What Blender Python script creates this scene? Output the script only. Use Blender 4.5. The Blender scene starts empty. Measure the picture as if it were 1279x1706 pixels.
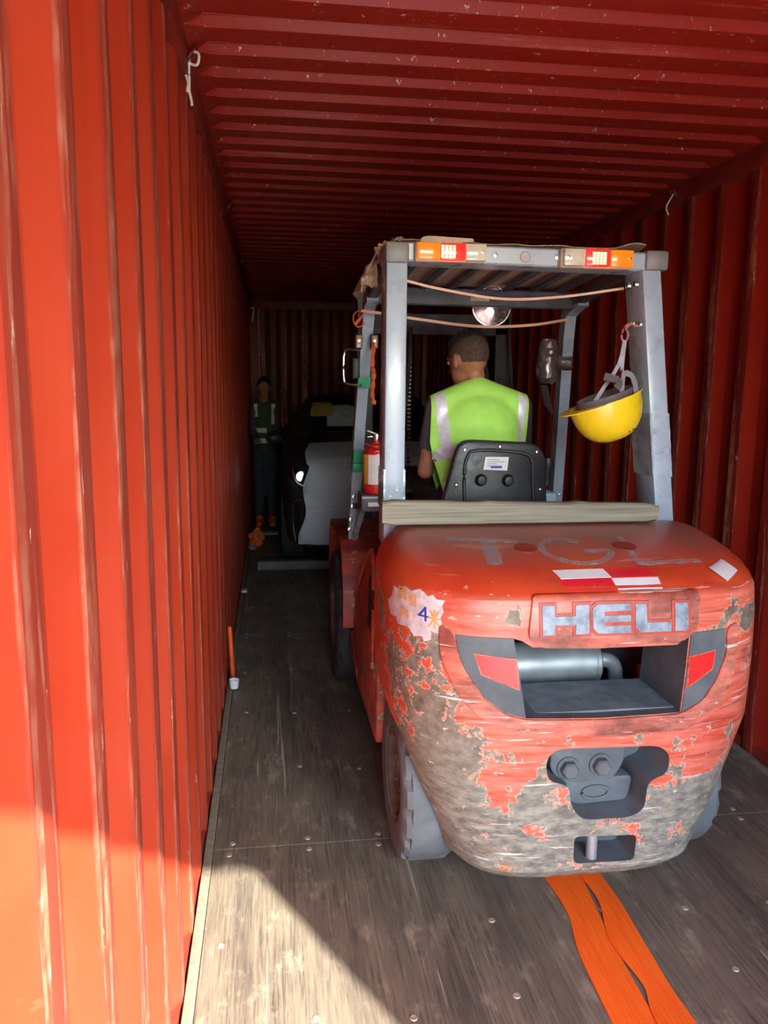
import bpy, bmesh, math, random
from mathutils import Vector, Matrix, noise
from mathutils.bvhtree import BVHTree
random.seed(7)
V = Vector
scn = bpy.context.scene
COL = scn.collection

# ------------------------------------------------------------------ camera
cd = bpy.data.cameras.new('camera'); cam = bpy.data.objects.new('camera', cd); COL.objects.link(cam)
cd.sensor_fit = 'VERTICAL'; cd.sensor_height = 24.0; cd.lens = 24.0*1334.52/1706.0
cd.clip_start = 0.02; cd.clip_end = 500
Rm = Matrix(((0.99028003, 0.0125595, -0.13851976), (-0.13870298, 0.16322303, -0.97679052), (0.01034162, 0.98650925, 0.16337855)))
cam.matrix_world = Matrix.Translation((0.252, 0.0, 1.64)) @ Rm.to_4x4()
scn.camera = cam
# ------------------------------------------------------------------ sky and sun
SUN = V((0.529, -1.0, 0.70)).normalized()
w = bpy.data.worlds.new('sky'); scn.world = w; w.use_nodes = True
wn = w.node_tree; wn.nodes.clear()
sky = wn.nodes.new('ShaderNodeTexSky'); sky.sky_type = 'NISHITA'; sky.sun_disc = False
sky.sun_elevation = math.asin(SUN.z); sky.sun_rotation = math.atan2(SUN.x, SUN.y)
sky.dust_density = 0.9; sky.air_density = 1.5; sky.ozone_density = 3.0
bg = wn.nodes.new('ShaderNodeBackground'); bg.inputs['Strength'].default_value = 0.70
wo = wn.nodes.new('ShaderNodeOutputWorld')
wn.links.new(sky.outputs[0], bg.inputs[0]); wn.links.new(bg.outputs[0], wo.inputs[0])
sd = bpy.data.lights.new('sun', 'SUN'); sd.energy = 8.5; sd.angle = math.radians(0.6); sd.color = (1.0, 0.92, 0.80)
so = bpy.data.objects.new('sun', sd); COL.objects.link(so)
so.rotation_euler = (-SUN).to_track_quat('-Z', 'Y').to_euler(); so.location = SUN*20
pd = bpy.data.lights.new('door_opening_portal', 'AREA'); pd.shape = 'RECTANGLE'; pd.size = 2.12; pd.size_y = 2.6
po = bpy.data.objects.new('door_opening_portal', pd); COL.objects.link(po)
po.location = (1.18, -1.16, 1.29); po.rotation_euler = (math.radians(90), 0, 0)   # faces into the container
pd.cycles.is_portal = True
scn.view_settings.view_transform = 'Standard'; scn.view_settings.look = 'None'
scn.view_settings.gamma = 1.0; scn.view_settings.exposure = 1.82
try: scn.view_settings.use_curve_mapping = False
except Exception: pass

# ------------------------------------------------------------------ node helpers
def newmat(name):
    m = bpy.data.materials.new(name); m.use_nodes = True
    nt = m.node_tree; b = nt.nodes['Principled BSDF']
    return m, nt, b
class NB:
    def __init__(s, nt): s.nt = nt
    def n(s, t, **k):
        nd = s.nt.nodes.new(t)
        for a, v in k.items(): setattr(nd, a, v)
        return nd
    def put(s, sock, v):
        if v is None: return
        if hasattr(v, 'links') or isinstance(v, bpy.types.NodeSocket): s.nt.links.new(v, sock)
        elif isinstance(v, (tuple, list)) and len(v) == 3 and sock.type == 'RGBA': sock.default_value = (*v, 1)
        else: sock.default_value = v
    def co(s, scale=(1, 1, 1), rot=(0, 0, 0), loc=(0, 0, 0)):
        tc = s.n('ShaderNodeTexCoord'); mp = s.n('ShaderNodeMapping')
        mp.inputs['Scale'].default_value = scale; mp.inputs['Rotation'].default_value = rot; mp.inputs['Location'].default_value = loc
        s.nt.links.new(tc.outputs['Object'], mp.inputs[0]); return mp.outputs[0]
    def noise(s, vec, scale=5, detail=5, rough=0.55, dist=0.0, out=0):
        nd = s.n('ShaderNodeTexNoise'); s.put(nd.inputs['Vector'], vec)
        nd.inputs['Scale'].default_value = scale; nd.inputs['Detail'].default_value = detail
        nd.inputs['Roughness'].default_value = rough; nd.inputs['Distortion'].default_value = dist
        return nd.outputs[out]
    def m(s, op, a, b=None, c=None, clamp=False):
        nd = s.n('ShaderNodeMath', operation=op); nd.use_clamp = clamp
        s.put(nd.inputs[0], a); s.put(nd.inputs[1], b)
        if c is not None: s.put(nd.inputs[2], c)
        return nd.outputs[0]
    def step(s, v, lo, hi, a=0.0, b=1.0):
        nd = s.n('ShaderNodeMapRange'); nd.clamp = True
        s.put(nd.inputs[0], v); nd.inputs[1].default_value = lo; nd.inputs[2].default_value = hi
        nd.inputs[3].default_value = a; nd.inputs[4].default_value = b
        return nd.outputs[0]
    def mix(s, f, a, b, mode='MIX'):
        nd = s.n('ShaderNodeMix', data_type='RGBA', blend_type=mode)
        s.put(nd.inputs[0], f); s.put(nd.inputs[6], a); s.put(nd.inputs[7], b)
        return nd.outputs[2]
    def xyz(s, vec):
        nd = s.n('ShaderNodeSeparateXYZ'); s.put(nd.inputs[0], vec); return nd.outputs
    def bump(s, h, dist=0.002, strength=0.5):
        nd = s.n('ShaderNodeBump'); nd.inputs['Distance'].default_value = dist; nd.inputs['Strength'].default_value = strength
        s.put(nd.inputs['Height'], h); return nd.outputs[0]

MATS = {}
def simple(name, col, rough=0.5, metal=0.0, var=0.25, scale=12, emit=None, estr=0.0, bump=0.0, spec=None, alpha=None, trans=0.0, coat=0.0):
    if name in MATS: return MATS[name]
    m, nt, b = newmat(name); q = NB(nt)
    co = q.co()
    nz = q.noise(co, scale, 6, 0.6)
    f = q.step(nz, 0.35, 0.65)
    dark = tuple(c*(1-var) for c in col); lite = tuple(min(1, c*(1+var*0.5)) for c in col)
    q.put(b.inputs['Base Color'], q.mix(f, dark, lite))
    q.put(b.inputs['Roughness'], q.step(q.noise(co, scale*2.3, 4), 0.3, 0.7, max(0.02, rough-0.08), min(1, rough+0.08)))
    b.inputs['Metallic'].default_value = metal
    if bump: q.put(b.inputs['Normal'], q.bump(q.noise(co, scale*6, 3), 0.002, bump))
    if spec is not None: b.inputs['Specular IOR Level'].default_value = spec
    if coat: b.inputs['Coat Weight'].default_value = coat
    if emit: b.inputs['Emission Color'].default_value = (*emit, 1); b.inputs['Emission Strength'].default_value = estr
    if alpha is not None: b.inputs['Alpha'].default_value = alpha
    if trans: b.inputs['Transmission Weight'].default_value = trans
    MATS[name] = m; return m

def mat_container(name, axis):
    """orange-red container paint, deepened for shade off the left wall; the faces that stand proud of the corrugation are scuffed"""
    m, nt, b = newmat(name); q = NB(nt)
    c0 = q.co(); x, y, z = q.xyz(c0)[:3]
    n1 = q.noise(c0, 1.7, 5, 0.6)
    base = q.mix(q.step(n1, 0.3, 0.7), (0.39, 0.034, 0.012), (0.47, 0.052, 0.021)) if axis == 'left' else q.mix(q.step(n1, 0.3, 0.7), (0.30, 0.016, 0.007), (0.38, 0.024, 0.011))  # right wall, ceiling and end: same paint with shade put into the red
    streak = q.noise(q.co((30, 30, 0.8)), 1.0, 6, 0.7)
    base = q.mix(q.step(streak, 0.52, 0.78, 0, 0.35), base, (0.20, 0.026, 0.013))
    if axis == 'end': base = q.mix(0.75, base, (0.035, 0.022, 0.020))  # end wall darkened towards black, the far-end gloom put into its colour
    if axis == 'ceil':
        proud = q.step(z, 2.666, 2.672, 1.0, 0.0)
        scr = q.noise(q.co((0.6, 18, 18)), 1.6, 7, 0.65)
        f = q.m('MULTIPLY', q.step(scr, 0.60, 0.66), 0.25)
    else:
        if axis == 'left': proud = q.step(x, -0.006, -0.001)
        elif axis == 'right': proud = q.step(x, 2.351, 2.356, 1.0, 0.0)
        else: proud = q.step(y, 10.951, 10.956, 1.0, 0.0)
        scr = q.noise(q.co((9, 26, 1.1)), 1.2, 8, 0.68, 0.4)
        hor = q.noise(q.co((3, 3, 14)), 1.4, 6, 0.7, 0.6)
        s1 = q.step(scr, 0.50, 0.56)
        s2 = q.step(hor, 0.64, 0.665)
        f = q.m('ADD', q.m('MULTIPLY', q.m('MULTIPLY', s1, proud), 0.62), q.m('MULTIPLY', s2, 0.10), clamp=True)
        dull = q.m('MULTIPLY', proud, q.step(q.noise(q.co((5, 5, 0.5)), 1.3, 4), 0.3, 0.65, 0.25, 0.8))
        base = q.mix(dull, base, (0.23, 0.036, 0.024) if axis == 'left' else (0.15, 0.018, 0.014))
    chip = q.mix(q.step(q.noise(c0, 22, 4), 0.4, 0.6), (0.55, 0.24, 0.15), (0.42, 0.09, 0.055))
    white = q.m('MULTIPLY', q.step(q.noise(q.co((40, 40, 7)), 1.0, 6, 0.75), 0.63, 0.66), proud)
    col = q.mix(f, base, chip); col = q.mix(white, col, (0.75, 0.62, 0.50))
    q.put(b.inputs['Base Color'], col)
    q.put(b.inputs['Roughness'], q.step(n1, 0.3, 0.7, 0.36, 0.55)); b.inputs['Specular IOR Level'].default_value = 0.5 if axis == 'left' else (0.45 if axis == 'ceil' else 0.2)
    q.put(b.inputs['Normal'], q.bump(q.noise(c0, 14, 5), 0.003, 0.25))
    return m
M_WL = mat_container('wall_paint_left', 'left'); M_WR = mat_container('wall_paint_right_shaded', 'right')
M_WE = mat_container('wall_paint_end_shaded', 'end'); M_CE = mat_container('ceiling_paint_shaded', 'ceil')
M_RAIL = simple('rail_paint', (0.25, 0.026, 0.014), 0.5, var=0.35, scale=7)

def mat_floor():
    m, nt, b = newmat('worn_plywood'); q = NB(nt)
    inf = q.n('ShaderNodeObjectInfo'); rnd = inf.outputs['Random']
    geo = q.n('ShaderNodeNewGeometry').outputs['Position']
    def mp(scale, rot=0.0):
        k = q.n('ShaderNodeMapping'); k.inputs['Scale'].default_value = scale; k.inputs['Rotation'].default_value = (0, 0, rot)
        q.put(k.inputs[0], geo); return k.outputs[0]
    grain = q.noise(mp((110, 4.5, 1)), 1.0, 8, 0.75, 0.5)
    blot = q.noise(mp((1, 0.6, 1)), 3.2, 6, 0.62)
    col = q.mix(q.step(blot, 0.32, 0.68), (0.050, 0.043, 0.036), (0.150, 0.130, 0.100))
    col = q.mix(q.step(grain, 0.38, 0.66, 0.0, 0.75), col, (0.26, 0.225, 0.165))
    col = q.mix(q.step(grain, 0.42, 0.30, 0.0, 0.7), col, (0.028, 0.025, 0.024))
    bare = q.step(q.noise(mp((2.2, 1.0, 1)), 4.5, 8, 0.72), 0.54, 0.66, 0, 0.55)
    col = q.mix(bare, col, (0.42, 0.36, 0.25))
    sc1 = q.step(q.noise(mp((26, 0.5, 1), 0.10), 1.0, 5, 0.6, 0.9), 0.645, 0.665)
    sc2 = q.step(q.noise(mp((20, 0.7, 1), -0.55), 1.3, 4, 0.6, 0.6), 0.70, 0.715)
    col = q.mix(q.m('MULTIPLY', q.m('ADD', sc1, sc2, clamp=True), 0.45), col, (0.55, 0.50, 0.42))
    tyre = q.step(q.noise(mp((7, 0.35, 1)), 1.0, 5, 0.6), 0.5, 0.64, 0, 0.55)
    col = q.mix(tyre, col, (0.050, 0.045, 0.040))
    q.put(b.inputs['Base Color'], col)
    q.put(b.inputs['Roughness'], q.step(blot, 0.3, 0.7, 0.62, 0.42))
    q.put(b.inputs['Normal'], q.bump(q.m('ADD', grain, blot), 0.003, 0.5))
    return m
M_FLOOR = mat_floor()

def mat_cw(name='chipped_red_paint', amt=0.0, pink=0.0):
    """red enamel with scuffed pink, dusty top and plates of paint knocked off down to grey-brown filler"""
    m, nt, b = newmat(name); q = NB(nt)
    geo = q.n('ShaderNodeNewGeometry').outputs['Position']
    def mp(scale, loc=(0, 0, 0)):
        k = q.n('ShaderNodeMapping'); k.inputs['Scale'].default_value = scale; k.inputs['Location'].default_value = loc
        q.put(k.inputs[0], geo); return k.outputs[0]
    x, y, z = q.xyz(geo)[:3]
    big = q.noise(mp((1, 1, 1)), 4.0, 4, 0.6)
    red = q.mix(q.step(big, 0.3, 0.7), (0.54, 0.040, 0.014), (0.66, 0.088, 0.028))
    scuff = q.noise(mp((3, 3, 26)), 1.6, 7, 0.72, 0.3)
    pinkmask = q.m('MULTIPLY', q.step(z, 1.045, 1.03, 0.0, 1.0), q.step(scuff, 0.40, 0.62, 0.15+pink, 0.75+pink))
    pinkmask = q.m('MULTIPLY', pinkmask, q.step(x, 0.68, 0.80, 0.25, 1.0))
    col = q.mix(pinkmask, red, (0.76, 0.27, 0.20))
    # dark rubbed streaks
    st = q.step(q.noise(mp((2.5, 2.5, 34), (3, 1, 2)), 1.5, 6, 0.7, 0.5), 0.57, 0.66, 0, 0.75)
    st = q.m('MULTIPLY', st, q.step(z, 1.06, 0.9, 0.4, 1.0))
    col = q.mix(st, col, (0.13, 0.050, 0.048))
    # dust on the top towards the plank
    dust = q.m('MULTIPLY', q.step(z, 1.09, 1.14), q.step(q.noise(mp((2, 2, 2)), 3.5, 6, 0.65), 0.30, 0.6, 0.45, 0.9))
    col = q.mix(dust, col, (0.24, 0.125, 0.11))
    if amt < 0: col = q.mix(q.step(q.noise(mp((1, 1, 2)), 5.0, 7, 0.7), 0.35, 0.62, 0.0, 0.8), col, (0.10, 0.030, 0.022))
    # chips
    c1 = q.noise(mp((1.0, 1.0, 1.15), (0.4, 0.2, 0.7)), 7.5, 10, 0.66, 0.25)
    low = q.m('ADD', q.step(z, 0.26, 0.62, 0.19, 0.0), q.step(z, 0.60, 0.66, 0.045, 0.0))
    rim = q.m('MULTIPLY', q.step(q.m('ABSOLUTE', q.m('SUBTRACT', z, 0.955)), 0.02, 0.10, 0.08, 0.0), 1.0)
    left = q.m('MULTIPLY', q.step(x, 0.70, 0.80, 0.10, 0.0), q.step(z, 0.92, 0.80, 0.0, 1.0))
    corner = q.m('MULTIPLY', q.step(q.m('ABSOLUTE', q.m('SUBTRACT', x, 0.74)), 0.02, 0.10, 0.15, 0.0), q.step(z, 0.93, 0.89, 0.0, 1.0))
    v = q.m('ADD', c1, q.m('ADD', low, q.m('ADD', rim, q.m('ADD', left, corner))))
    v = q.m('ADD', v, amt) if amt >= 0 else q.m('ADD', c1, amt)
    v = q.m('SUBTRACT', v, q.step(z, 1.0, 1.08, 0.0, 0.10))
    hole = q.step(v, 0.615, 0.622)
    edge = q.m('MULTIPLY', q.step(v, 0.607, 0.612), q.step(v, 0.628, 0.618, 0, 1))
    fill = q.mix(q.step(q.noise(mp((1, 1, 1)), 26, 6, 0.7), 0.35, 0.65), (0.115, 0.085, 0.060), (0.27, 0.235, 0.185))
    fill = q.mix(q.step(z, 0.68, 0.40, 0.0, 0.9), fill, q.mix(q.step(q.noise(mp((2, 2, 5)), 9, 7, 0.7), 0.38, 0.62), (0.12, 0.12, 0.105), (0.34, 0.34, 0.28)))
    fill = q.mix(q.step(q.noise(mp((1, 1, 1)), 11, 7, 0.75), 0.60, 0.64, 0, 0.7), fill, (0.30, 0.14, 0.04))
    col = q.mix(hole, col, fill)
    col = q.mix(q.m('MULTIPLY', edge, 0.8), col, (0.80, 0.62, 0.46))
    w1 = q.step(q.noise(mp((3.5, 3.5, 90), (5, 5, 5)), 1.0, 4, 0.6, 0.2), 0.655, 0.675)
    w2 = q.step(q.noise(mp((6, 6, 12), (8, 3, 1)), 3.0, 8, 0.75), 0.635, 0.65)
    ww = q.m('MULTIPLY', q.m('ADD', w1, w2, clamp=True), q.step(z, 1.07, 1.03, 0.15, 0.85))
    col = q.mix(ww, col, (0.78, 0.68, 0.60))
    q.put(b.inputs['Base Color'], col)
    q.put(b.inputs['Roughness'], q.mix(hole, (0.36,)*3, (0.62,)*3))
    h = q.m('SUBTRACT', q.m('MULTIPLY', q.noise(mp((1, 1, 1)), 40, 4), 0.25), hole)
    q.put(b.inputs['Normal'], q.bump(h, 0.003, 0.6))
    return m
M_CW = mat_cw(); M_BODY = mat_cw('forklift_body_paint', -0.035); M_LIP = mat_cw('faded_pink_paint', -0.01, 0.35)

def mat_bands(name, c1, c2, axis, freq, rough=0.6, bump=0.4, nscale=8):
    m, nt, b = newmat(name); q = NB(nt); sc = [nscale*0.25]*3; sc[axis] = nscale*freq
    nz = q.noise(q.co(tuple(sc)), 1.0, 7, 0.65, 0.3)
    q.put(b.inputs['Base Color'], q.mix(q.step(nz, 0.33, 0.67), c1, c2)); b.inputs['Roughness'].default_value = rough
    q.put(b.inputs['Normal'], q.bump(nz, 0.003, bump)); return m
M_WOOD = mat_bands('weathered_plank', (0.15, 0.145, 0.105), (0.36, 0.345, 0.26), 2, 12, 0.7)
M_CARD = mat_bands('brown_cardboard', (0.34, 0.24, 0.17), (0.60, 0.45, 0.33), 0, 10, 0.85, 0.2)
M_FOAM = mat_bands('grey_foam', (0.66, 0.80, 0.92), (0.82, 0.92, 0.97), 2, 9, 0.7, 0.8)
M_ORANGE = mat_bands('orange_webbing', (0.86, 0.10, 0.003), (0.98, 0.17, 0.008), 0, 5, 0.65, 0.5, 20)
M_STEEL = simple('blue_grey_steel', (0.36, 0.46, 0.57), 0.30, 0.0, 0.07, 5, spec=0.8)
M_STEELD = simple('dark_grey_steel', (0.10, 0.105, 0.12), 0.5, 0.1, 0.4, 9)
M_PLAST = simple('dusty_grey_plastic', (0.19, 0.23, 0.26), 0.55, 0, 0.35, 14)
M_GREYP = simple('grey_recess', (0.105, 0.125, 0.14), 0.6, 0, 0.3, 10)
M_BLACK = simple('black_plastic', (0.018, 0.018, 0.022), 0.45, 0, 0.5, 18)
M_BLACKS = simple('black_seat_shell', (0.014, 0.016, 0.022), 0.42, 0, 0.5, 22, bump=0.3)
M_RUB = simple('dusty_rubber', (0.135, 0.155, 0.165), 0.85, 0, 0.25, 7, bump=0.4)
M_RUBD = simple('dark_rubber', (0.045, 0.045, 0.047), 0.8, 0, 0.4, 9)
M_RIM = simple('rusty_rim', (0.17, 0.12, 0.10), 0.7, 0.1, 0.5, 12)
M_CHROME = simple('bright_metal', (0.75, 0.75, 0.74), 0.22, 1.0, 0.2)
M_GALV = simple('galvanised_steel', (0.42, 0.46, 0.48), 0.42, 0.55, 0.3, 8)
M_REDR = simple('red_reflector', (0.75, 0.030, 0.028), 0.25, 0, 0.12, coat=0.5)
M_WHITE = simple('white_film', (0.80, 0.79, 0.82), 0.35, 0, 0.08)
M_REDF = simple('red_film', (0.72, 0.018, 0.035), 0.35, 0, 0.12)
M_LETTER = simple('grey_letter', (0.27, 0.34, 0.42), 0.45, 0.0, 0.45, 30)
M_CREAM = simple('cream_plastic', (0.55, 0.50, 0.38), 0.45, 0, 0.25)
M_AMBER = simple('amber_lens', (0.90, 0.20, 0.012), 0.2, coat=1, emit=(1.0, 0.16, 0.005), estr=0.25)
M_REDL = simple('red_lens', (0.85, 0.015, 0.010), 0.2, coat=1, emit=(1.0, 0.006, 0.004), estr=1.6)
M_CLEARL = simple('clear_lens', (0.66, 0.66, 0.52), 0.2, coat=1)
M_LED = simple('lit_led', (1, 0.5, 0.2), 0.4, emit=(1.0, 0.42, 0.14), estr=2.2)
M_YEL = simple('yellow_plastic', (0.88, 0.66, 0.015), 0.30, 0, 0.06, coat=0.3)
M_STRAPG = simple('grey_webbing', (0.42, 0.44, 0.50), 0.75, 0, 0.25, 30)
M_PEACH = simple('peach_elastic', (0.78, 0.47, 0.34), 0.7, 0, 0.12)
M_SKIN = simple('skin', (0.36, 0.15, 0.085), 0.5, 0, 0.18, 25)
M_HAIR = simple('black_hair', (0.012, 0.009, 0.009), 0.65, 0, 0.4, 60, bump=0.8)
M_HAIRS = simple('cropped_hair', (0.085, 0.048, 0.034), 0.8, 0, 0.45, 90, bump=0.9)
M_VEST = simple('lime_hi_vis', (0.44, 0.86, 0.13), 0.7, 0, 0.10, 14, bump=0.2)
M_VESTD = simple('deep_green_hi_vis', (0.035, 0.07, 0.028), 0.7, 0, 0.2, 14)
M_REFL = simple('reflective_strip', (0.74, 0.72, 0.80), 0.35, 0.1, 0.12, 40)
M_SHIRT = simple('charcoal_shirt', (0.060, 0.048, 0.058), 0.85, 0, 0.3, 20, bump=0.3)
M_TROU = simple('dark_trousers', (0.035, 0.037, 0.05), 0.85, 0, 0.3, 20)
M_SHOE = simple('orange_shoe', (0.75, 0.13, 0.03), 0.6, 0, 0.3, 20)
M_EXT = simple('extinguisher_red', (0.66, 0.015, 0.015), 0.28, 0, 0.15, coat=0.5)
M_GREEN = simple('green_tape', (0.05, 0.45, 0.22), 0.5, 0, 0.2)
M_CAR = simple('black_car_paint', (0.030, 0.028, 0.032), 0.42, 0.0, 0.2)
M_CARP = simple('black_car_trim', (0.022, 0.022, 0.025), 0.6)
M_GLASS = simple('dark_windscreen', (0.010, 0.012, 0.014), 0.12, 0, 0.1)
M_HL = simple('lit_headlamp', (0.9, 0.95, 0.95), 0.3, emit=(0.85, 1.0, 0.97), estr=1.6)
M_YP = simple('yellow_paper', (0.62, 0.48, 0.14), 0.8)
M_WP = simple('pale_paper', (0.60, 0.66, 0.70), 0.8)
M_FILM = simple('wrinkled_film', (0.36, 0.45, 0.55), 0.10, 0.0, 0.35, 14, bump=1.0, spec=1.0, coat=1.0)
M_FILMD = simple('dark_wrinkled_film', (0.10, 0.085, 0.085), 0.10, 0.1, 0.5, 20, bump=1.0, spec=1.0, coat=1.0)
M_ROPE = simple('white_rope', (0.85, 0.88, 0.70), 0.8, 0, 0.2, 60)
M_SMEAR = simple('pale_spray_paint', (0.33, 0.36, 0.40), 0.8, 0, 0.4, 30)
M_BLUEI = simple('blue_ink', (0.03, 0.06, 0.42), 0.6); M_ORI = simple('orange_ink', (0.85, 0.36, 0.10), 0.6)
M_STK = simple('weathered_sticker', (0.72, 0.60, 0.62), 0.5, 0, 0.3, 30)
M_CONC = simple('pale_concrete', (0.55, 0.53, 0.49), 0.9, 0, 0.2, 0.8)
M_SCREW = simple('worn_screw', (0.50, 0.45, 0.38), 0.5, 0.5, 0.3)
M_LITBULB = simple('lit_halogen', (1, 0.9, 0.9), 0.3, emit=(1.0, 0.88, 0.84), estr=1.2)
M_REFLR = simple('lamp_reflector', (0.42, 0.30, 0.30), 0.25, 0.9, 0.5, 30)

# ------------------------------------------------------------------ geometry helpers
BASE = {}
def worldbase(o):
    return BASE.get(o.name, V((0, 0, 0)))
def finish(o, bm, mat, base, smooth=35):
    bmesh.ops.translate(bm, verts=bm.verts, vec=-base)
    bmesh.ops.recalc_face_normals(bm, faces=bm.faces)
    bm.to_mesh(o.data); bm.free()
    for mm in (mat if isinstance(mat, (list, tuple)) else [mat]): o.data.materials.append(mm)
    if smooth:
        o.data.shade_smooth(); o.data.set_sharp_from_angle(angle=math.radians(smooth))
def part(name, bm, mat, parent, smooth=35, label=None):
    me = bpy.data.meshes.new(name); o = bpy.data.objects.new(name, me); COL.objects.link(o)
    b = worldbase(parent); finish(o, bm, mat, b, smooth)
    o.parent = parent; BASE[o.name] = b
    if label: o['label'] = label
    return o
def thing(name, loc, label, cat, group=None):
    o = bpy.data.objects.new(name, None); COL.objects.link(o); o.location = loc; o.empty_display_size = 0.1
    o['label'] = label; o['category'] = cat
    if group: o['group'] = group
    BASE[o.name] = V(loc); return o
def solo(name, bm, mat, loc, label, cat, smooth=35, group=None, kind=None):
    me = bpy.data.meshes.new(name); o = bpy.data.objects.new(name, me); COL.objects.link(o)
    o.location = loc; finish(o, bm, mat, V(loc), smooth)
    if label: o['label'] = label
    if cat: o['category'] = cat
    if group: o['group'] = group
    if kind: o['kind'] = kind
    BASE[o.name] = V(loc); return o
def struct(name, bm, mat, smooth=0):
    me = bpy.data.meshes.new(name); o = bpy.data.objects.new(name, me); COL.objects.link(o)
    finish(o, bm, mat, V((0, 0, 0)), smooth); o['kind'] = 'structure'; return o

def B(): return bmesh.new()
def box(bm, x0, x1, y0, y1, z0, z1, bev=0.0, seg=2):
    r = bmesh.ops.create_cube(bm, size=1.0)
    vs = r['verts']
    for v in vs: v.co = V(((x0+x1)/2+v.co.x*(x1-x0), (y0+y1)/2+v.co.y*(y1-y0), (z0+z1)/2+v.co.z*(z1-z0)))
    if bev:
        es = {e for v in vs for e in v.link_edges}
        bmesh.ops.bevel(bm, geom=list(es), offset=bev, segments=seg, affect='EDGES', profile=0.5)
    return bm
def bx(*a, **k): return box(B(), *a, **k)
def beam(bm, p0, p1, w, d, bev=0.006):
    """post with horizontal cross section w (x) by d (y)"""
    n = len(bm.verts)
    vs = []
    for p in (V(p0), V(p1)):
        vs.append([bm.verts.new(p+V((sx*w/2, sy*d/2, 0))) for sx, sy in ((-1, -1), (1, -1), (1, 1), (-1, 1))])
    fs = [bm.faces.new(vs[0][::-1]), bm.faces.new(vs[1])]
    for i in range(4): fs.append(bm.faces.new((vs[0][i], vs[0][(i+1) % 4], vs[1][(i+1) % 4], vs[1][i])))
    if bev:
        es = {e for f in fs for e in f.edges}
        bmesh.ops.bevel(bm, geom=list(es), offset=bev, segments=2, affect='EDGES', profile=0.5)
    return bm
def bar(bm, p0, p1, w, h, bev=0.003, up=(0, 0, 1)):
    p0 = V(p0); p1 = V(p1); d = (p1-p0).normalized(); s = d.cross(V(up)).normalized(); u = s.cross(d)
    vs = [[bm.verts.new(p+s*a*w/2+u*b_*h/2) for a, b_ in ((-1, -1), (1, -1), (1, 1), (-1, 1))] for p in (p0, p1)]
    fs = [bm.faces.new(vs[0][::-1]), bm.faces.new(vs[1])]
    for i in range(4): fs.append(bm.faces.new((vs[0][i], vs[0][(i+1) % 4], vs[1][(i+1) % 4], vs[1][i])))
    if bev: bmesh.ops.bevel(bm, geom=list({e for f in fs for e in f.edges}), offset=bev, segments=1, affect='EDGES')
    return bm
def spline(pts, n=8):
    pts = [V(p) for p in pts]; out = []
    P = [pts[0]*2-pts[1]]+pts+[pts[-1]*2-pts[-2]]
    for i in range(1, len(P)-2):
        for k in range(n):
            t = k/n; a, b_, c, d = P[i-1], P[i], P[i+1], P[i+2]
            out.append(0.5*((2*b_)+(c-a)*t+(2*a-5*b_+4*c-d)*t*t+(3*b_-a-3*c+d)*t**3))
    out.append(pts[-1]); return out
def tube(bm, pts, r, seg=8, flat=None, up=(0, 0, 1), caps=True):
    """round tube, or a flat band when flat=(w,h): w along 'side', h along the normal"""
    pts = [V(p) for p in pts]; rings = []
    rs = r if isinstance(r, (list, tuple)) else [r]*len(pts)
    for i, p in enumerate(pts):
        d = (pts[min(i+1, len(pts)-1)]-pts[max(i-1, 0)]).normalized()
        s = d.cross(V(up))
        if s.length < 1e-4: s = d.cross(V((1, 0, 0)))
        s.normalize(); u = s.cross(d).normalized(); ring = []
        for k in range(seg):
            a = 2*math.pi*(k+0.5)/seg
            if flat: ring.append(bm.verts.new(p+s*math.cos(a)*flat[0]*0.7*(rs[i] if flat and r else 1)+u*math.sin(a)*flat[1]*0.7))
            else: ring.append(bm.verts.new(p+(s*math.cos(a)+u*math.sin(a))*rs[i]))
        rings.append(ring)
    for a, b_ in zip(rings, rings[1:]):
        for k in range(seg): bm.faces.new((a[k], a[(k+1) % seg], b_[(k+1) % seg], b_[k]))
    if caps: bm.faces.new(rings[0][::-1]); bm.faces.new(rings[-1])
    return bm
def lathe(bm, prof, c, axis='z', seg=32, closed=False):
    """prof: (radius, height) list; axis z / x / y"""
    c = V(c); rings = []
    def pos(r, h, a):
        ca, sa = math.cos(a)*r, math.sin(a)*r
        if axis == 'z': return c+V((ca, sa, h))
        if axis == 'x': return c+V((h, ca, sa))
        return c+V((ca, h, sa))
    for r, h in prof:
        if r < 1e-5: rings.append([bm.verts.new(pos(0, h, 0))])
        else: rings.append([bm.verts.new(pos(r, h, 2*math.pi*k/seg)) for k in range(seg)])
    pr = list(zip(rings, rings[1:]))
    if closed: pr.append((rings[-1], rings[0]))
    for a, b_ in pr:
        if len(a) == 1 and len(b_) == 1: continue
        for k in range(seg):
            j = (k+1) % seg
            if len(a) == 1: bm.faces.new((a[0], b_[k], b_[j]))
            elif len(b_) == 1: bm.faces.new((a[k], b_[0], a[j]))
            else: bm.faces.new((a[k], b_[k], b_[j], a[j]))
    return bm
def prism(bm, poly, a0, a1, plane='xz', bev=0.0):
    """poly in the named plane, extruded along the remaining axis from a0 to a1"""
    def p3(u, v, w_):
        return V((u, w_, v)) if plane == 'xz' else (V((u, v, w_)) if plane == 'xy' else V((w_, u, v)))
    a = [bm.verts.new(p3(u, v, a0)) for u, v in poly]; b_ = [bm.verts.new(p3(u, v, a1)) for u, v in poly]
    n = len(poly); fs = [bm.faces.new(a), bm.faces.new(b_[::-1])]
    for i in range(n): fs.append(bm.faces.new((a[i], b_[i], b_[(i+1) % n], a[(i+1) % n])))
    bmesh.ops.recalc_face_normals(bm, faces=fs)
    if bev: bmesh.ops.bevel(bm, geom=list({e for f in fs for e in f.edges}), offset=bev, segments=2, affect='EDGES', profile=0.5)
    return bm
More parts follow.
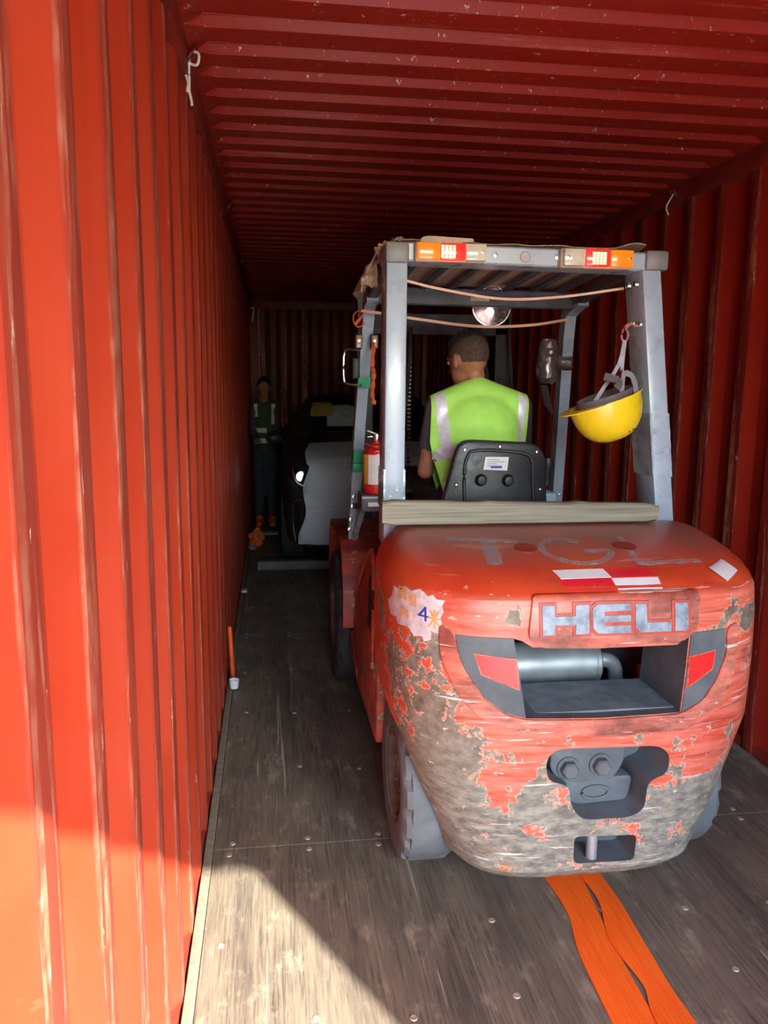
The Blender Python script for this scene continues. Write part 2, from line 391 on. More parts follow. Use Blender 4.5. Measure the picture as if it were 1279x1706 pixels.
def round_poly(poly, r, n=4):
    out = []; N = len(poly)
    for i in range(N):
        p = V(poly[i]).to_2d() if False else V((*poly[i], 0)); a = V((*poly[i-1], 0)); b_ = V((*poly[(i+1) % N], 0))
        da = (a-p); db = (b_-p); ra = min(r, da.length*0.45); rb = min(r, db.length*0.45)
        p0 = p+da.normalized()*ra; p1 = p+db.normalized()*rb
        for k in range(n+1):
            t = k/n; q_ = p0*(1-t)**2+p*2*t*(1-t)+p1*t*t; out.append((q_.x, q_.y))
    return out
def offset_poly(poly, d):
    N = len(poly); area = sum(poly[i][0]*poly[(i+1) % N][1]-poly[(i+1) % N][0]*poly[i][1] for i in range(N))
    sg = 1 if area > 0 else -1; out = []
    for i in range(N):
        p = V(poly[i]); a = V(poly[i-1]); b_ = V(poly[(i+1) % N])
        e1 = (p-a).normalized(); e2 = (b_-p).normalized()
        n1 = V((e1.y, -e1.x))*sg; n2 = V((e2.y, -e2.x))*sg
        mth = n1+n2; L = mth.length_squared
        out.append(tuple(p+mth*(2*d/max(L, 0.6))))
    return out
def drape(poly, bvh, dirv, t, depth=0.01, step=0.02, plane='xz'):
    """flat outline wrapped onto a surface: front t proud of it, sides going depth into it"""
    bm = B()
    if plane == 'xz': pts = [V((u, 0, v)) for u, v in poly]; ax = (V((1, 0, 0)), V((0, 0, 1)))
    else: pts = [V((u, v, 0)) for u, v in poly]; ax = (V((1, 0, 0)), V((0, 1, 0)))
    bm.faces.new([bm.verts.new(p) for p in pts])
    for a in ax:
        lo = min(p.dot(a) for p in pts); hi = max(p.dot(a) for p in pts); k = lo+step
        while k < hi:
            bmesh.ops.bisect_plane(bm, geom=bm.verts[:]+bm.edges[:]+bm.faces[:], plane_co=a*k, plane_no=a); k += step
    dirv = V(dirv).normalized(); org = -dirv*6
    last = None
    for v in bm.verts:
        base = V((v.co.x, -1.0, v.co.z)) if plane == 'xz' else V((v.co.x, v.co.y, 3.0))
        h = bvh.ray_cast(base, dirv)
        if h[0] is None:
            h2 = bvh.find_nearest(V((v.co.x, 2.3, v.co.z)) if plane == 'xz' else V((v.co.x, v.co.y, 1.1)))
            v.co = h2[0]; v.co -= dirv*t
        else:
            n_ = h[1] if h[1].dot(dirv) < 0 else -h[1]
            v.co = h[0]+(n_ if plane == 'xz' else -dirv)*t
    ext = bmesh.ops.extrude_face_region(bm, geom=bm.faces[:])
    for g in ext['geom']:
        if isinstance(g, bmesh.types.BMVert): g.co += dirv*(t+depth)
    bmesh.ops.recalc_face_normals(bm, faces=bm.faces)
    return bm
def bolt(bm, c, r, h, axis='y', seg=6):
    return lathe(bm, [(0, -h), (r*0.8, -h), (r, -h*0.8), (r, 0)], c, axis, seg)
def blobs(items, voxel=0.01, smooth=3):
    """one continuous surface grown over tapered limbs and ellipsoids"""
    bm = B()
    for it in items:
        if it[0] == 'e':
            r = bmesh.ops.create_icosphere(bm, subdivisions=3, radius=1.0)
            R_ = it[3].to_matrix() if len(it) > 3 else Matrix.Identity(3)
            for v in r['verts']: v.co = V(it[1])+R_ @ V((v.co.x*it[2][0], v.co.y*it[2][1], v.co.z*it[2][2]))
        else:
            p0, p1, r0, r1 = V(it[1]), V(it[2]), it[3], it[4]
            d = p1-p0; n = max(2, int(d.length/(min(r0, r1)*0.35)))
            n = min(n, 40)
            for i in range(n+1):
                t = i/n; rr = r0+(r1-r0)*t
                r = bmesh.ops.create_icosphere(bm, subdivisions=2, radius=rr)
                for v in r['verts']: v.co += p0+d*t
    me = bpy.data.meshes.new('tmp'); bm.to_mesh(me); bm.free()
    o = bpy.data.objects.new('tmp', me); COL.objects.link(o)
    md = o.modifiers.new('r', 'REMESH'); md.mode = 'VOXEL'; md.voxel_size = voxel
    if smooth:
        ms = o.modifiers.new('s', 'SMOOTH'); ms.iterations = smooth; ms.factor = 0.5
    dg = bpy.context.evaluated_depsgraph_get(); e = o.evaluated_get(dg)
    bm = B(); bm.from_mesh(e.to_mesh()); e.to_mesh_clear()
    bpy.data.objects.remove(o); bpy.data.meshes.remove(me)
    return bm
def boolean(bm, mat, cutters):
    me = bpy.data.meshes.new('tmp'); bmesh.ops.recalc_face_normals(bm, faces=bm.faces); bm.to_mesh(me); bm.free(); me.materials.append(mat)
    o = bpy.data.objects.new('tmp', me); COL.objects.link(o); cs = []
    for cb, cm in cutters:
        cme = bpy.data.meshes.new('c'); bmesh.ops.recalc_face_normals(cb, faces=cb.faces); cb.to_mesh(cme); cb.free(); cme.materials.append(cm)
        c = bpy.data.objects.new('c', cme); COL.objects.link(c); cs.append(c)
        md = o.modifiers.new('b', 'BOOLEAN'); md.object = c; md.operation = 'DIFFERENCE'; md.solver = 'EXACT'
        md.material_mode = 'TRANSFER'
    dg = bpy.context.evaluated_depsgraph_get()
    res = bpy.data.meshes.new_from_object(o.evaluated_get(dg))
    for c in cs: bpy.data.objects.remove(c)
    bpy.data.objects.remove(o)
    return res

# ================================================================== SETTING
Y0, Y1, XW, HC = -1.08, 10.95, 2.35, 2.69
PIT, CF, CS, CD = 0.2785, 0.072, 0.068, 0.036
def corrugation(first, lo, hi):
    """(along, depth 0..1) points; 0 = the face that stands proud into the container"""
    pts = []; k = math.floor((lo-first)/PIT)-1
    s = first+k*PIT
    while s < hi+PIT:
        for a, d in ((0, 0), (CF, 0), (CF+CS, 1), (CF+CS+CF, 1)):
            pts.append((s+a, d))
        s += PIT
    return [(a, d) for a, d in pts if lo < a < hi]
def wall(name, first, side, mat):
    bm = B(); pr = [(Y0, 1)]+corrugation(first, Y0, Y1)+[(Y1, 1)]
    cols = []
    for a, d in pr:
        x = -CD*d if side < 0 else XW+CD*d
        cols.append([bm.verts.new((x, a, z)) for z in (-0.04, 0.7, 1.3, 1.9, 2.56)])
    out = -0.045 if side < 0 else XW+0.045
    for i in range(len(cols)-1):
        for j in range(4): bm.faces.new((cols[i][j], cols[i+1][j], cols[i+1][j+1], cols[i][j+1]))
    bb = [bm.verts.new((out, y, z)) for y, z in ((Y0, -0.04), (Y1, -0.04), (Y1, 2.56), (Y0, 2.56))]
    bm.faces.new(bb)
    bmesh.ops.bevel(bm, geom=[e for e in bm.edges if abs((e.verts[0].co-e.verts[1].co).z) > 0.3 and e.is_manifold], offset=0.006, segments=2, affect='EDGES')
    return struct(name, bm, mat, 30)
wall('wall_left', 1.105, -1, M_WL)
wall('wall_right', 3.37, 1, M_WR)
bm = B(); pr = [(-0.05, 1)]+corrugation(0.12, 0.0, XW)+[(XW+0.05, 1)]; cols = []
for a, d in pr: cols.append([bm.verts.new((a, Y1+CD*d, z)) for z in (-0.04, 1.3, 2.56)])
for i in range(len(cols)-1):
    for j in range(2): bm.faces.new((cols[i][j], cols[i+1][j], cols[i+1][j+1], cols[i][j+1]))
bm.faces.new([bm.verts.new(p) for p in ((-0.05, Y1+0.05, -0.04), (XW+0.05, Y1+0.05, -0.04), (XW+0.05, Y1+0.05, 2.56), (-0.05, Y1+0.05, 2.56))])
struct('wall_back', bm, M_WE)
# ceiling: pressed troughs that run across and fade out short of the side rails
bm = B(); RP = 0.2; xs = [0.0, 0.035, 0.075, 0.30, 0.8, 1.3, 1.8, 2.05, 2.275, 2.315, 2.35]; rows = []
y = 2.577-0.2*18-0.001
while y < Y1:
    for a, d in ((0.0, 0), (0.088, 0), (0.116, 1), (0.158, 1), (0.178, 0)):
        yy = y+a
        if Y0-0.02 < yy < Y1: rows.append((yy, d))
    y += RP
rows = [(Y0-0.02, 0)]+rows+[(Y1, 0)]
gr = []
for yy, d in rows:
    gr.append([bm.verts.new((x, yy, 2.642+0.027*(0 if k in (0, 1, 9, 10) else d)*1.0+0.004*math.sin(yy*2+x))) for k, x in enumerate(xs)])
for a, b_ in zip(gr, gr[1:]):
    for k in range(len(xs)-1): bm.faces.new((a[k], a[k+1], b_[k+1], b_[k]))
bm.faces.new([bm.verts.new(p) for p in ((0, Y0, 2.70), (XW, Y0, 2.70), (XW, Y1, 2.70), (0, Y1, 2.70))])
bmesh.ops.bevel(bm, geom=[e for e in bm.edges if abs((e.verts[0].co-e.verts[1].co).x) > 0.1 and len(e.link_faces) == 2], offset=0.005, segments=2, affect='EDGES')
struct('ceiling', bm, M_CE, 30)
# rails, sills and the door frame
def rail(name, *a, bev=0.008): struct(name, bx(*a, bev=bev), M_RAIL, 35)
rail('trim_1', -0.05, 0.016, Y0, Y1, 2.555, 2.70)
rail('trim_2', XW-0.016, XW+0.05, Y0, Y1, 2.555, 2.70)
rail('trim_3', -0.05, -0.004, Y0, Y1, -0.12, 0.012)
rail('trim_4', XW+0.004, XW+0.05, Y0, Y1, -0.12, 0.05)
rail('trim_5', 0.0, XW, Y1-0.03, Y1+0.05, 2.54, 2.70)
rail('trim_6', -0.05, XW+0.05, Y0-0.10, Y0+0.02, 2.58, 2.78)
rail('trim_7', -0.06, 0.06, Y0-0.10, Y0+0.02, -0.12, 2.60)
rail('trim_8', 2.12, XW+0.05, Y0-0.10, Y0+0.02, -0.12, 2.60)
rail('trim_9', -0.04, 0.10, Y1-0.10, Y1, 0.0, 2.56)
rail('trim_23', XW-0.06, XW+0.045, Y1-0.10, Y1+0.04, 0.0, 2.58)
M_EDGE = simple('steel_edge', (0.20, 0.165, 0.12), 0.7, 0.0, 0.25, 40)
struct('trim_10', bx(0.004, 0.033, Y0, Y1, -0.03, 0.003, bev=0.001), M_EDGE, 35)
struct('trim_11', bx(XW-0.034, XW-0.004, Y0, Y1, -0.03, 0.012, bev=0.004), M_EDGE, 35)
struct('trim_12', bx(1.160, 1.190, Y0, Y1, -0.03, -0.0015), M_EDGE, 0)
struct('trim_13', bx(0, XW, Y0-0.12, Y0, -0.16, -0.001, bev=0.004), M_EDGE, 0)
# floor: plywood sheets, each its own board with a joint around it
fl = struct('floor', bx(-0.05, XW+0.05, Y0, Y1+0.06, -0.15, -0.031), M_STEELD)
BASE[fl.name] = V((0, 0, 0))
joints = [Y0, 0.24, 2.64, 5.04, 7.44, 9.84, Y1]
scr_me = None
for c, (xa, xb) in enumerate(((0.034, 1.160), (1.190, 2.316))):
    for ya, yb in zip(joints, joints[1:]):
        p = part('plywood_panel', bx(xa+0.001, xb-0.001, ya+0.002, yb-0.002, -0.030, 0.0, bev=0.0012, seg=1), M_FLOOR, fl, 0)
for y in joints[1:-1]:
    for dy in (-0.035, 0.035):
        for x in (0.09, 0.36, 0.62, 0.88, 1.12, 1.24, 1.50, 1.76, 2.02, 2.26):
            if y > 7: continue
            if scr_me is None:
                bm = B(); lathe(bm, [(0.0, 0.0006), (0.004, 0.0006), (0.009, 0.0024), (0.011, 0.0)], (0, 0, 0), 'z', 12)
                s = part('screw_head', bm, M_SCREW, fl); scr_me = s.data
            else:
                s = bpy.data.objects.new('screw_head', scr_me); COL.objects.link(s); s.parent = fl
            s.location = (x+random.uniform(-.012, .012), y+dy+random.uniform(-.006, .006), 0.0)
for y in (0.84, 1.24, 1.44, 1.84, 2.14, 3.2, 3.8, 4.4, 5.7, 6.3):
    for x in (0.10, 0.36, 0.62, 0.90, 1.26, 1.52, 1.80, 2.10):
        if random.random() < 0.8:
            s = bpy.data.objects.new('screw_head', scr_me); COL.objects.link(s); s.parent = fl
            s.location = (x+random.uniform(-.02, .02), y+random.uniform(-.03, .03), 0.0)
# the yard outside, plus an added unseen wall that blocks low sky light
struct('sky_blocker_wall', bx(-30, 30, -12.3, -12.0, -0.2, 2.3), simple('sky_blocker_grey', (0.10, 0.11, 0.09), 0.95, 0, 0.3, 0.9))
struct('ground', bx(-30, 30, -60, Y0-0.6, -0.40, -0.20), M_CONC)
bm = B(); prism(bm, [(Y0-1.9, -0.20), (Y0-0.12, -0.02), (Y0-0.12, -0.2)], -0.1, XW+0.1, 'yz'); struct('door_ramp', bm, simple('ramp_steel', (0.30, 0.29, 0.28), 0.6))

# ================================================================== FORKLIFT
FX = 1.195
F = thing('forklift', (FX, 3.3, 0), 'battered red counterbalance forklift with HELI on its tail, driven into the red container', 'forklift')
XC, YF, NN = 1.195, 2.66, 4.0
PROF = [(.13, .34, 2.20), (.145, .40, 2.14), (.18, .43, 2.11), (.28, .465, 2.10), (.36, .50, 2.09), (.50, .55, 2.085), (.62, .59, 2.08), (.80, .597, 2.08), (.95, .597, 2.085), (1.03, .594, 2.10), (1.055, .588, 2.125), (1.078, .578, 2.165), (1.10, .565, 2.23), (1.122, .545, 2.33), (1.142, .52, 2.45), (1.15, .49, 2.55), (1.153, .3, 2.62)]
bm = B(); rings = []; M_ = 72
for z, a, yr in PROF:
    ring = []
    for k in range(M_+1):
        t = math.pi*k/M_; c, s = math.cos(t), math.sin(t)
        ring.append(bm.verts.new((XC-a*math.copysign(abs(c)**(2/NN), c), YF-(YF-yr)*abs(s)**(2/NN), z)))
    rings.append(ring)
for a, b_ in zip(rings, rings[1:]):
    for k in range(M_): bm.faces.new((a[k], a[k+1], b_[k+1], b_[k]))
    bm.faces.new((a[M_], a[0], b_[0], b_[M_]))
bm.faces.new(rings[0][::-1]); bm.faces.new(rings[-1])
bmesh.ops.remove_doubles(bm, verts=bm.verts, dist=0.0004)
bmesh.ops.recalc_face_normals(bm, faces=bm.faces)
CWB = BVHTree.FromBMesh(bm)
window = [(0.920, 0.925), (0.945, 0.917), (0.974, 0.899), (1.175, 0.890), (1.410, 0.891), (1.446, 0.923), (1.432, 0.684), (1.186, 0.680), (0.962, 0.688)]
tow = round_poly([(1.021, 0.560), (1.055, 0.594), (1.378, 0.586), (1.420, 0.555), (1.420, 0.490), (1.355, 0.467), (1.350, 0.370), (1.300, 0.348), (1.150, 0.350), (1.108, 0.400), (1.101, 0.469), (1.030, 0.490)], 0.028)
slot = round_poly([(1.130, 0.302), (1.334, 0.293), (1.336, 0.200), (1.136, 0.204)], 0.018)
def tapered(poly, y0, y1, k, cx, cz):
    b_ = B(); a = [b_.verts.new((u, y0, v)) for u, v in poly]; c = [b_.verts.new((cx+(u-cx)*k, y1, cz+(v-cz)*k)) for u, v in poly]
    n = len(poly); b_.faces.new(a); b_.faces.new(c[::-1])
    for i in range(n): b_.faces.new((a[i], c[i], c[(i+1) % n], a[(i+1) % n]))
    return b_
cut = [(prism(B(), window, 1.8, 2.9, 'xz'), M_GREYP),
       (box(B(), 0.86, 1.60, 2.35, 2.95, 0.50, 1.04), M_BLACK),
       (tapered(tow, 2.03, 2.235, 0.86, 1.215, 0.50), M_GREYP),
       (tapered(slot, 2.03, 2.22, 0.92, 1.23, 0.22), M_GREYP),
       (prism(B(), [(2.30, 0.05), (2.285, 0.30), (2.33, 0.52), (2.42, 0.62), (2.75, 0.66), (2.75, 0.05)], 0.5, 0.845, 'yz'), M_BLACK),
       (prism(B(), [(2.30, 0.05), (2.285, 0.30), (2.33, 0.52), (2.42, 0.62), (2.75, 0.66), (2.75, 0.05)], 1.545, 1.9, 'yz'), M_BLACK)]
me = boolean(bm, M_CW, cut)
cw = bpy.data.objects.new('counterweight', me); COL.objects.link(cw); me.transform(Matrix.Translation(-V(F.location)))
me.shade_smooth(); me.set_sharp_from_angle(angle=math.radians(32)); cw.parent = F; BASE[cw.name] = V(F.location)
cw['label'] = 'chipped red cast counterweight'
plate = [(0.974, 1.038), (1.475, 1.040), (1.464, 0.940), (1.425, 0.905), (1.175, 0.893), (0.998, 0.899), (0.960, 0.931)]
part('badge_plate', drape(round_poly(plate, 0.015, 3), CWB, (0, 1, 0), 0.012, 0.03), M_LIP, cw)
LET = {'H': [(0.997, 1.017), (1.032, 1.017), (1.032, 0.986), (1.093, 0.986), (1.093, 1.017), (1.132, 1.017), (1.132, 0.938), (1.093, 0.938), (1.093, 0.962), (1.032, 0.962), (1.032, 0.938), (0.997, 0.938)],
       'E': [(1.158, 1.017), (1.256, 1.017), (1.256, 0.998), (1.177, 0.996), (1.177, 0.985), (1.256, 0.985), (1.256, 0.967), (1.177, 0.967), (1.177, 0.957), (1.256, 0.956), (1.256, 0.938), (1.158, 0.938), (1.143, 0.952), (1.143, 1.004)],
       'L': [(1.270, 1.015), (1.304, 1.015), (1.304, 0.962), (1.377, 0.962), (1.377, 0.938), (1.283, 0.938), (1.270, 0.951)],
       'I': [(1.389, 1.014), (1.430, 1.014), (1.430, 0.938), (1.389, 0.938)]}
for k, pl in LET.items():
    part('letter_border', drape(offset_poly(pl, 0.0075), CWB, (0, 1, 0), 0.0155, 0.01), simple('faded_red_border', (0.52, 0.07, 0.045), 0.45), cw)
    part('letter', drape(pl, CWB, (0, 1, 0), 0.019, 0.01), M_LETTER, cw, label='grey raised letter ' + k)
# pink bezel running in a U below the opening, dark side panels and red reflectors
outer = [(0.722, 0.958), (0.726, 0.866), (0.767, 0.766), (0.834, 0.690), (0.955, 0.650), (1.189, 0.629), (1.452, 0.632), (1.562, 0.681), (1.608, 0.787), (1.612, 0.945)]
inner = [(1.568, 0.932), (1.573, 0.857), (1.542, 0.778), (1.501, 0.717), (1.432, 0.682), (1.186, 0.677), (0.962, 0.686), (0.901, 0.703), (0.841, 0.750), (0.790, 0.828), (0.768, 0.880), (0.758, 0.938)]
part('bezel', drape(round_poly(outer+inner, 0.02, 3), CWB, (0, 1, 0), 0.009, 0.012), M_LIP, cw)
panL = [(0.763, 0.930), (0.920, 0.925), (0.962, 0.690), (0.901, 0.707), (0.841, 0.754), (0.790, 0.831), (0.770, 0.882)]
panR = [(1.450, 0.925), (1.565, 0.927), (1.570, 0.857), (1.540, 0.778), (1.499, 0.719), (1.435, 0.686)]
part('side_panel', drape(panL, CWB, (0, 1, 0), 0.004, 0.01), M_GREYP, cw)
part('side_panel', drape(panR, CWB, (0, 1, 0), 0.004, 0.01), M_GREYP, cw)
part('reflector', drape(offset_poly([(0.816, 0.877), (0.927, 0.863), (0.936, 0.780), (0.835, 0.822)], 0.004), CWB, (0, 1, 0), 0.006, 0.008), M_LIP, cw)
part('reflector', drape([(0.816, 0.877), (0.927, 0.863), (0.936, 0.780), (0.835, 0.822)], CWB, (0, 1, 0), 0.008, 0.01), M_REDR, cw)
part('reflector', drape(offset_poly([(1.448, 0.852), (1.530, 0.865), (1.524, 0.813), (1.447, 0.765)], 0.004), CWB, (0, 1, 0), 0.006, 0.008), M_LIP, cw)
part('reflector', drape([(1.448, 0.852), (1.530, 0.865), (1.524, 0.813), (1.447, 0.765)], CWB, (0, 1, 0), 0.008, 0.01), M_REDR, cw)
# marks on the top
def topmark(name, poly, mat, t=0.0012, label=None): return part(name, drape(poly, CWB, (0, 0, -1), t, 0.004, 0.03, 'xy'), mat, cw, label=label)
for xx in (1.031, 1.356):
    part('cap', drape([(xx+0.036*math.cos(a*math.pi/10), 2.352+0.036*math.sin(a*math.pi/10)) for a in range(20)], CWB, (0, 0, -1), 0.004, 0.01, 0.03, 'xy'), simple('dull_red_cap', (0.30, 0.030, 0.022), 0.6), cw)
topmark('marking_tape', [(1.066, 2.203), (1.222, 2.205), (1.231, 2.162), (1.077, 2.160)], M_WHITE)
topmark('marking_tape', [(1.222, 2.205), (1.354, 2.205), (1.374, 2.163), (1.231, 2.162)], M_REDF)
topmark('marking_tape', [(1.070, 2.157), (1.229, 2.158), (1.235, 2.120), (1.082, 2.120)], M_REDF)
topmark('marking_tape', [(1.229, 2.158), (1.374, 2.159), (1.371, 2.121), (1.235, 2.120)], M_WHITE)
part('sticker', drape([(1.628, 1.092), (1.650, 1.070), (1.585, 1.053), (1.554, 1.080)], CWB, (0, 1, 0), 0.010, 0.004, 0.008), M_WHITE, cw, label='white diamond sticker')
def stroke(pts, w_):
    pts = [V((*p, 0)) for p in pts]; L = []; R_ = []
    sp = spline(pts, 5)
    for i, p in enumerate(sp):
        d = (sp[min(i+1, len(sp)-1)]-sp[max(i-1, 0)]).normalized(); s = V((-d.y, d.x, 0))
        ww = w_*(0.75+0.35*noise.noise(p*40)); L.append((p+s*ww/2)); R_.append((p-s*ww/2))
    return [(p.x, p.y) for p in L]+[(p.x, p.y) for p in reversed(R_)]
def mat_smear():
    m, nt, b = newmat('thin_spray_paint'); q = NB(nt); co = q.co()
    q.put(b.inputs['Base Color'], (0.36, 0.40, 0.44)); b.inputs['Roughness'].default_value = 0.85
    q.put(b.inputs['Alpha'], q.step(q.noise(co, 38, 6, 0.7), 0.36, 0.66, 0.05, 0.75)); return m
M_SM = mat_smear()
for pts, w_ in (([(0.80, 2.455), (0.92, 2.435), (1.02, 2.41)], 0.03), ([(0.925, 2.42), (0.915, 2.33), (0.905, 2.245)], 0.06),
                ([(1.22, 2.395), (1.165, 2.43), (1.10, 2.395), (1.08, 2.32), (1.125, 2.258), (1.198, 2.238), (1.268, 2.272), (1.29, 2.325), (1.21, 2.322)], 0.028),
                ([(1.372, 2.436), (1.362, 2.33), (1.352, 2.236), (1.45, 2.240), (1.555, 2.25)], 0.028)):
    topmark('spray_mark', stroke(pts, w_), M_SM, 0.0012, 'faint grey sprayed letter stroke')
# sticker with the distance warning on the left shoulder
stk = [(0.607, 0.965), (0.612, 0.930), (0.622, 0.935), (0.624, 0.915), (0.645, 0.925), (0.660, 0.902), (0.680, 0.908), (0.684, 0.895), (0.702, 0.905), (0.700, 0.930), (0.722, 0.925), (0.728, 0.955), (0.724, 0.972), (0.733, 0.990), (0.729, 1.006), (0.736, 1.022), (0.716, 1.022), (0.706, 1.032), (0.694, 1.027), (0.677, 1.040), (0.655, 1.030), (0.640, 1.036), (0.632, 1.020), (0.618, 1.024), (0.615, 0.990)]
part('sticker', drape(stk, CWB, (0, 1, 0), 0.003, 0.004, 0.008), M_STK, cw, label='torn pale warning sticker with orange characters and a blue 4')
def glyph(strokes, x, z, s, mat, wd=0.0035, name='lettering'):
    bm = B()
    for st in strokes:
        for (a, b_), (c, d) in zip(st, st[1:]):
            p0 = V((x+a*s*0.55, z+b_*s)); p1 = V((x+c*s*0.55, z+d*s)); dd = (p1-p0).normalized(); n_ = V((-dd.y, dd.x))*wd/2
            q4 = [p0-n_-dd*wd/2, p1-n_+dd*wd/2, p1+n_+dd*wd/2, p0+n_-dd*wd/2]
            vs = []
            for p in q4:
                h = CWB.ray_cast(V((p.x, -1, p.y)), V((0, 1, 0)))
                co = h[0] if h[0] else CWB.find_nearest(V((p.x, 2.4, p.y)))[0]
                nn = h[1] if h[0] else V((-0.7, -0.7, 0))
                if nn.y > 0: nn = -nn
                vs.append(co+nn*0.0042)
            bm.faces.new([bm.verts.new(v) for v in vs])
    return part(name, bm, mat, cw, 0)
ZHOU = [[(0.1, 0), (0.1, 1), (0.9, 1), (0.9, 0)], [(0.25, 0.75), (0.75, 0.75)], [(0.5, 0.9), (0.5, 0.55)], [(0.25, 0.55), (0.75, 0.55)], [(0.3, 0.35), (0.7, 0.35), (0.7, 0.1), (0.3, 0.1), (0.3, 0.35)]]
WEI = [[(0.1, 0), (0.1, 1), (0.9, 1), (0.9, 0), (0.1, 0)], [(0.25, 0.8), (0.75, 0.8)], [(0.25, 0.6), (0.75, 0.6)], [(0.25, 0.4), (0.78, 0.4), (0.7, 0.2)], [(0.5, 0.95), (0.5, 0.1)]]
MI = [[(0.5, 0), (0.5, 1)], [(0.0, 0.55), (1.0, 0.55)], [(0.15, 0.95), (0.35, 0.68)], [(0.85, 0.95), (0.65, 0.68)], [(0.45, 0.5), (0.0, 0.08)], [(0.55, 0.5), (1.0, 0.08)]]
NEI = [[(0.1, 0), (0.1, 0.75), (0.9, 0.75), (0.9, 0)], [(0.5, 1.0), (0.5, 0.6), (0.25, 0.2)], [(0.5, 0.55), (0.75, 0.25)]]
FOUR = [[(0.75, 0), (0.75, 1), (0.0, 0.32), (1.0, 0.32)]]
glyph(ZHOU, 0.628, 0.998, 0.032, M_ORI, 0.0028); glyph(WEI, 0.650, 0.990, 0.032, M_ORI, 0.0028)
glyph(FOUR, 0.673, 0.957, 0.036, M_BLUEI, 0.005); glyph(MI, 0.696, 0.940, 0.050, M_ORI, 0.0045); glyph(NEI, 0.630, 0.945, 0.034, M_ORI, 0.0028)
# tow pocket fittings
bm = B(); prism(bm, round_poly([(1.06, 0.575), (1.30, 0.575), (1.285, 0.50), (1.255, 0.455), (1.10, 0.455), (1.06, 0.50)], 0.02), 2.13, 2.24, 'xz', 0.006)
part('pocket_step', bm, M_GREYP, cw)
for bxx in (1.115, 1.215):
    bm = B(); lathe(bm, [(0.0, -0.006), (0.034, -0.006), (0.036, 0)], (bxx, 2.13, 0.510 if bxx > 1.15 else 0.505), 'y', 24); bolt(bm, (bxx, 2.125, 0.510 if bxx > 1.15 else 0.505), 0.027, 0.026)
    part('bolt', bm, M_GREYP, cw, 25)
bm = B(); prism(bm, round_poly([(1.12, 0.455), (1.335, 0.455), (1.32, 0.375), (1.16, 0.368), (1.12, 0.39)], 0.02), 2.155, 2.24, 'xz', 0.006)
part('pocket_step', bm, M_GREYP, cw)
loop = [(1.215+0.042*math.cos(t)+(0.018 if math.cos(t) > 0 else -0.018)*0, 2.150, 0.408+0.020*math.sin(t)) for t in [2*math.pi*k/24 for k in range(25)]]
bm = B(); tube(bm, loop, 0.005, 8); part('slot_ring', bm, M_GREYP, cw)
bm = B(); lathe(bm, [(0, 0), (0.017, 0), (0.017, 0.10), (0, 0.10)], (1.205, 2.135, 0.205), 'z', 16); part('tow_pin', bm, M_GALV, cw)
# inside the opening: shelf, radiator slats, muffler and its elbow
part('shelf', bx(0.90, 1.50, 2.12, 2.348, 0.660, 0.6865), M_PLAST, F)
part('radiator', bx(0.84, 1.56, 2.86, 2.92, 0.60, 1.08), M_BLACK, F)
for k in range(9):
    part('radiator_slat', bx(0.90, 1.22, 2.64, 2.675, 0.80+0.022*k, 0.809+0.022*k, bev=0.002, seg=1), M_STEELD, F)
bm = B(); lathe(bm, [(0, -0.30), (0.055, -0.30), (0.072, -0.292), (0.075, -0.28), (0.073, -0.265), (0.073, 0.235), (0.076, 0.24), (0.076, 0.252), (0.06, 0.262), (0, 0.262)], (1.085, 2.50, 0.695), 'x', 40)
part('muffler', bm, M_GALV, F, 30)
bm = B(); tube(bm, spline([(1.34, 2.50, 0.700), (1.39, 2.50, 0.695), (1.42, 2.51, 0.66), (1.43, 2.52, 0.58)], 6), 0.026, 14); part('exhaust_pipe', bm, M_GALV, F)
bm = B(); tube(bm, spline([(1.33, 2.62, 0.90), (1.42, 2.66, 0.86), (1.50, 2.70, 0.80)], 6), 0.022, 12); part('hose', bm, M_RUBD, F)
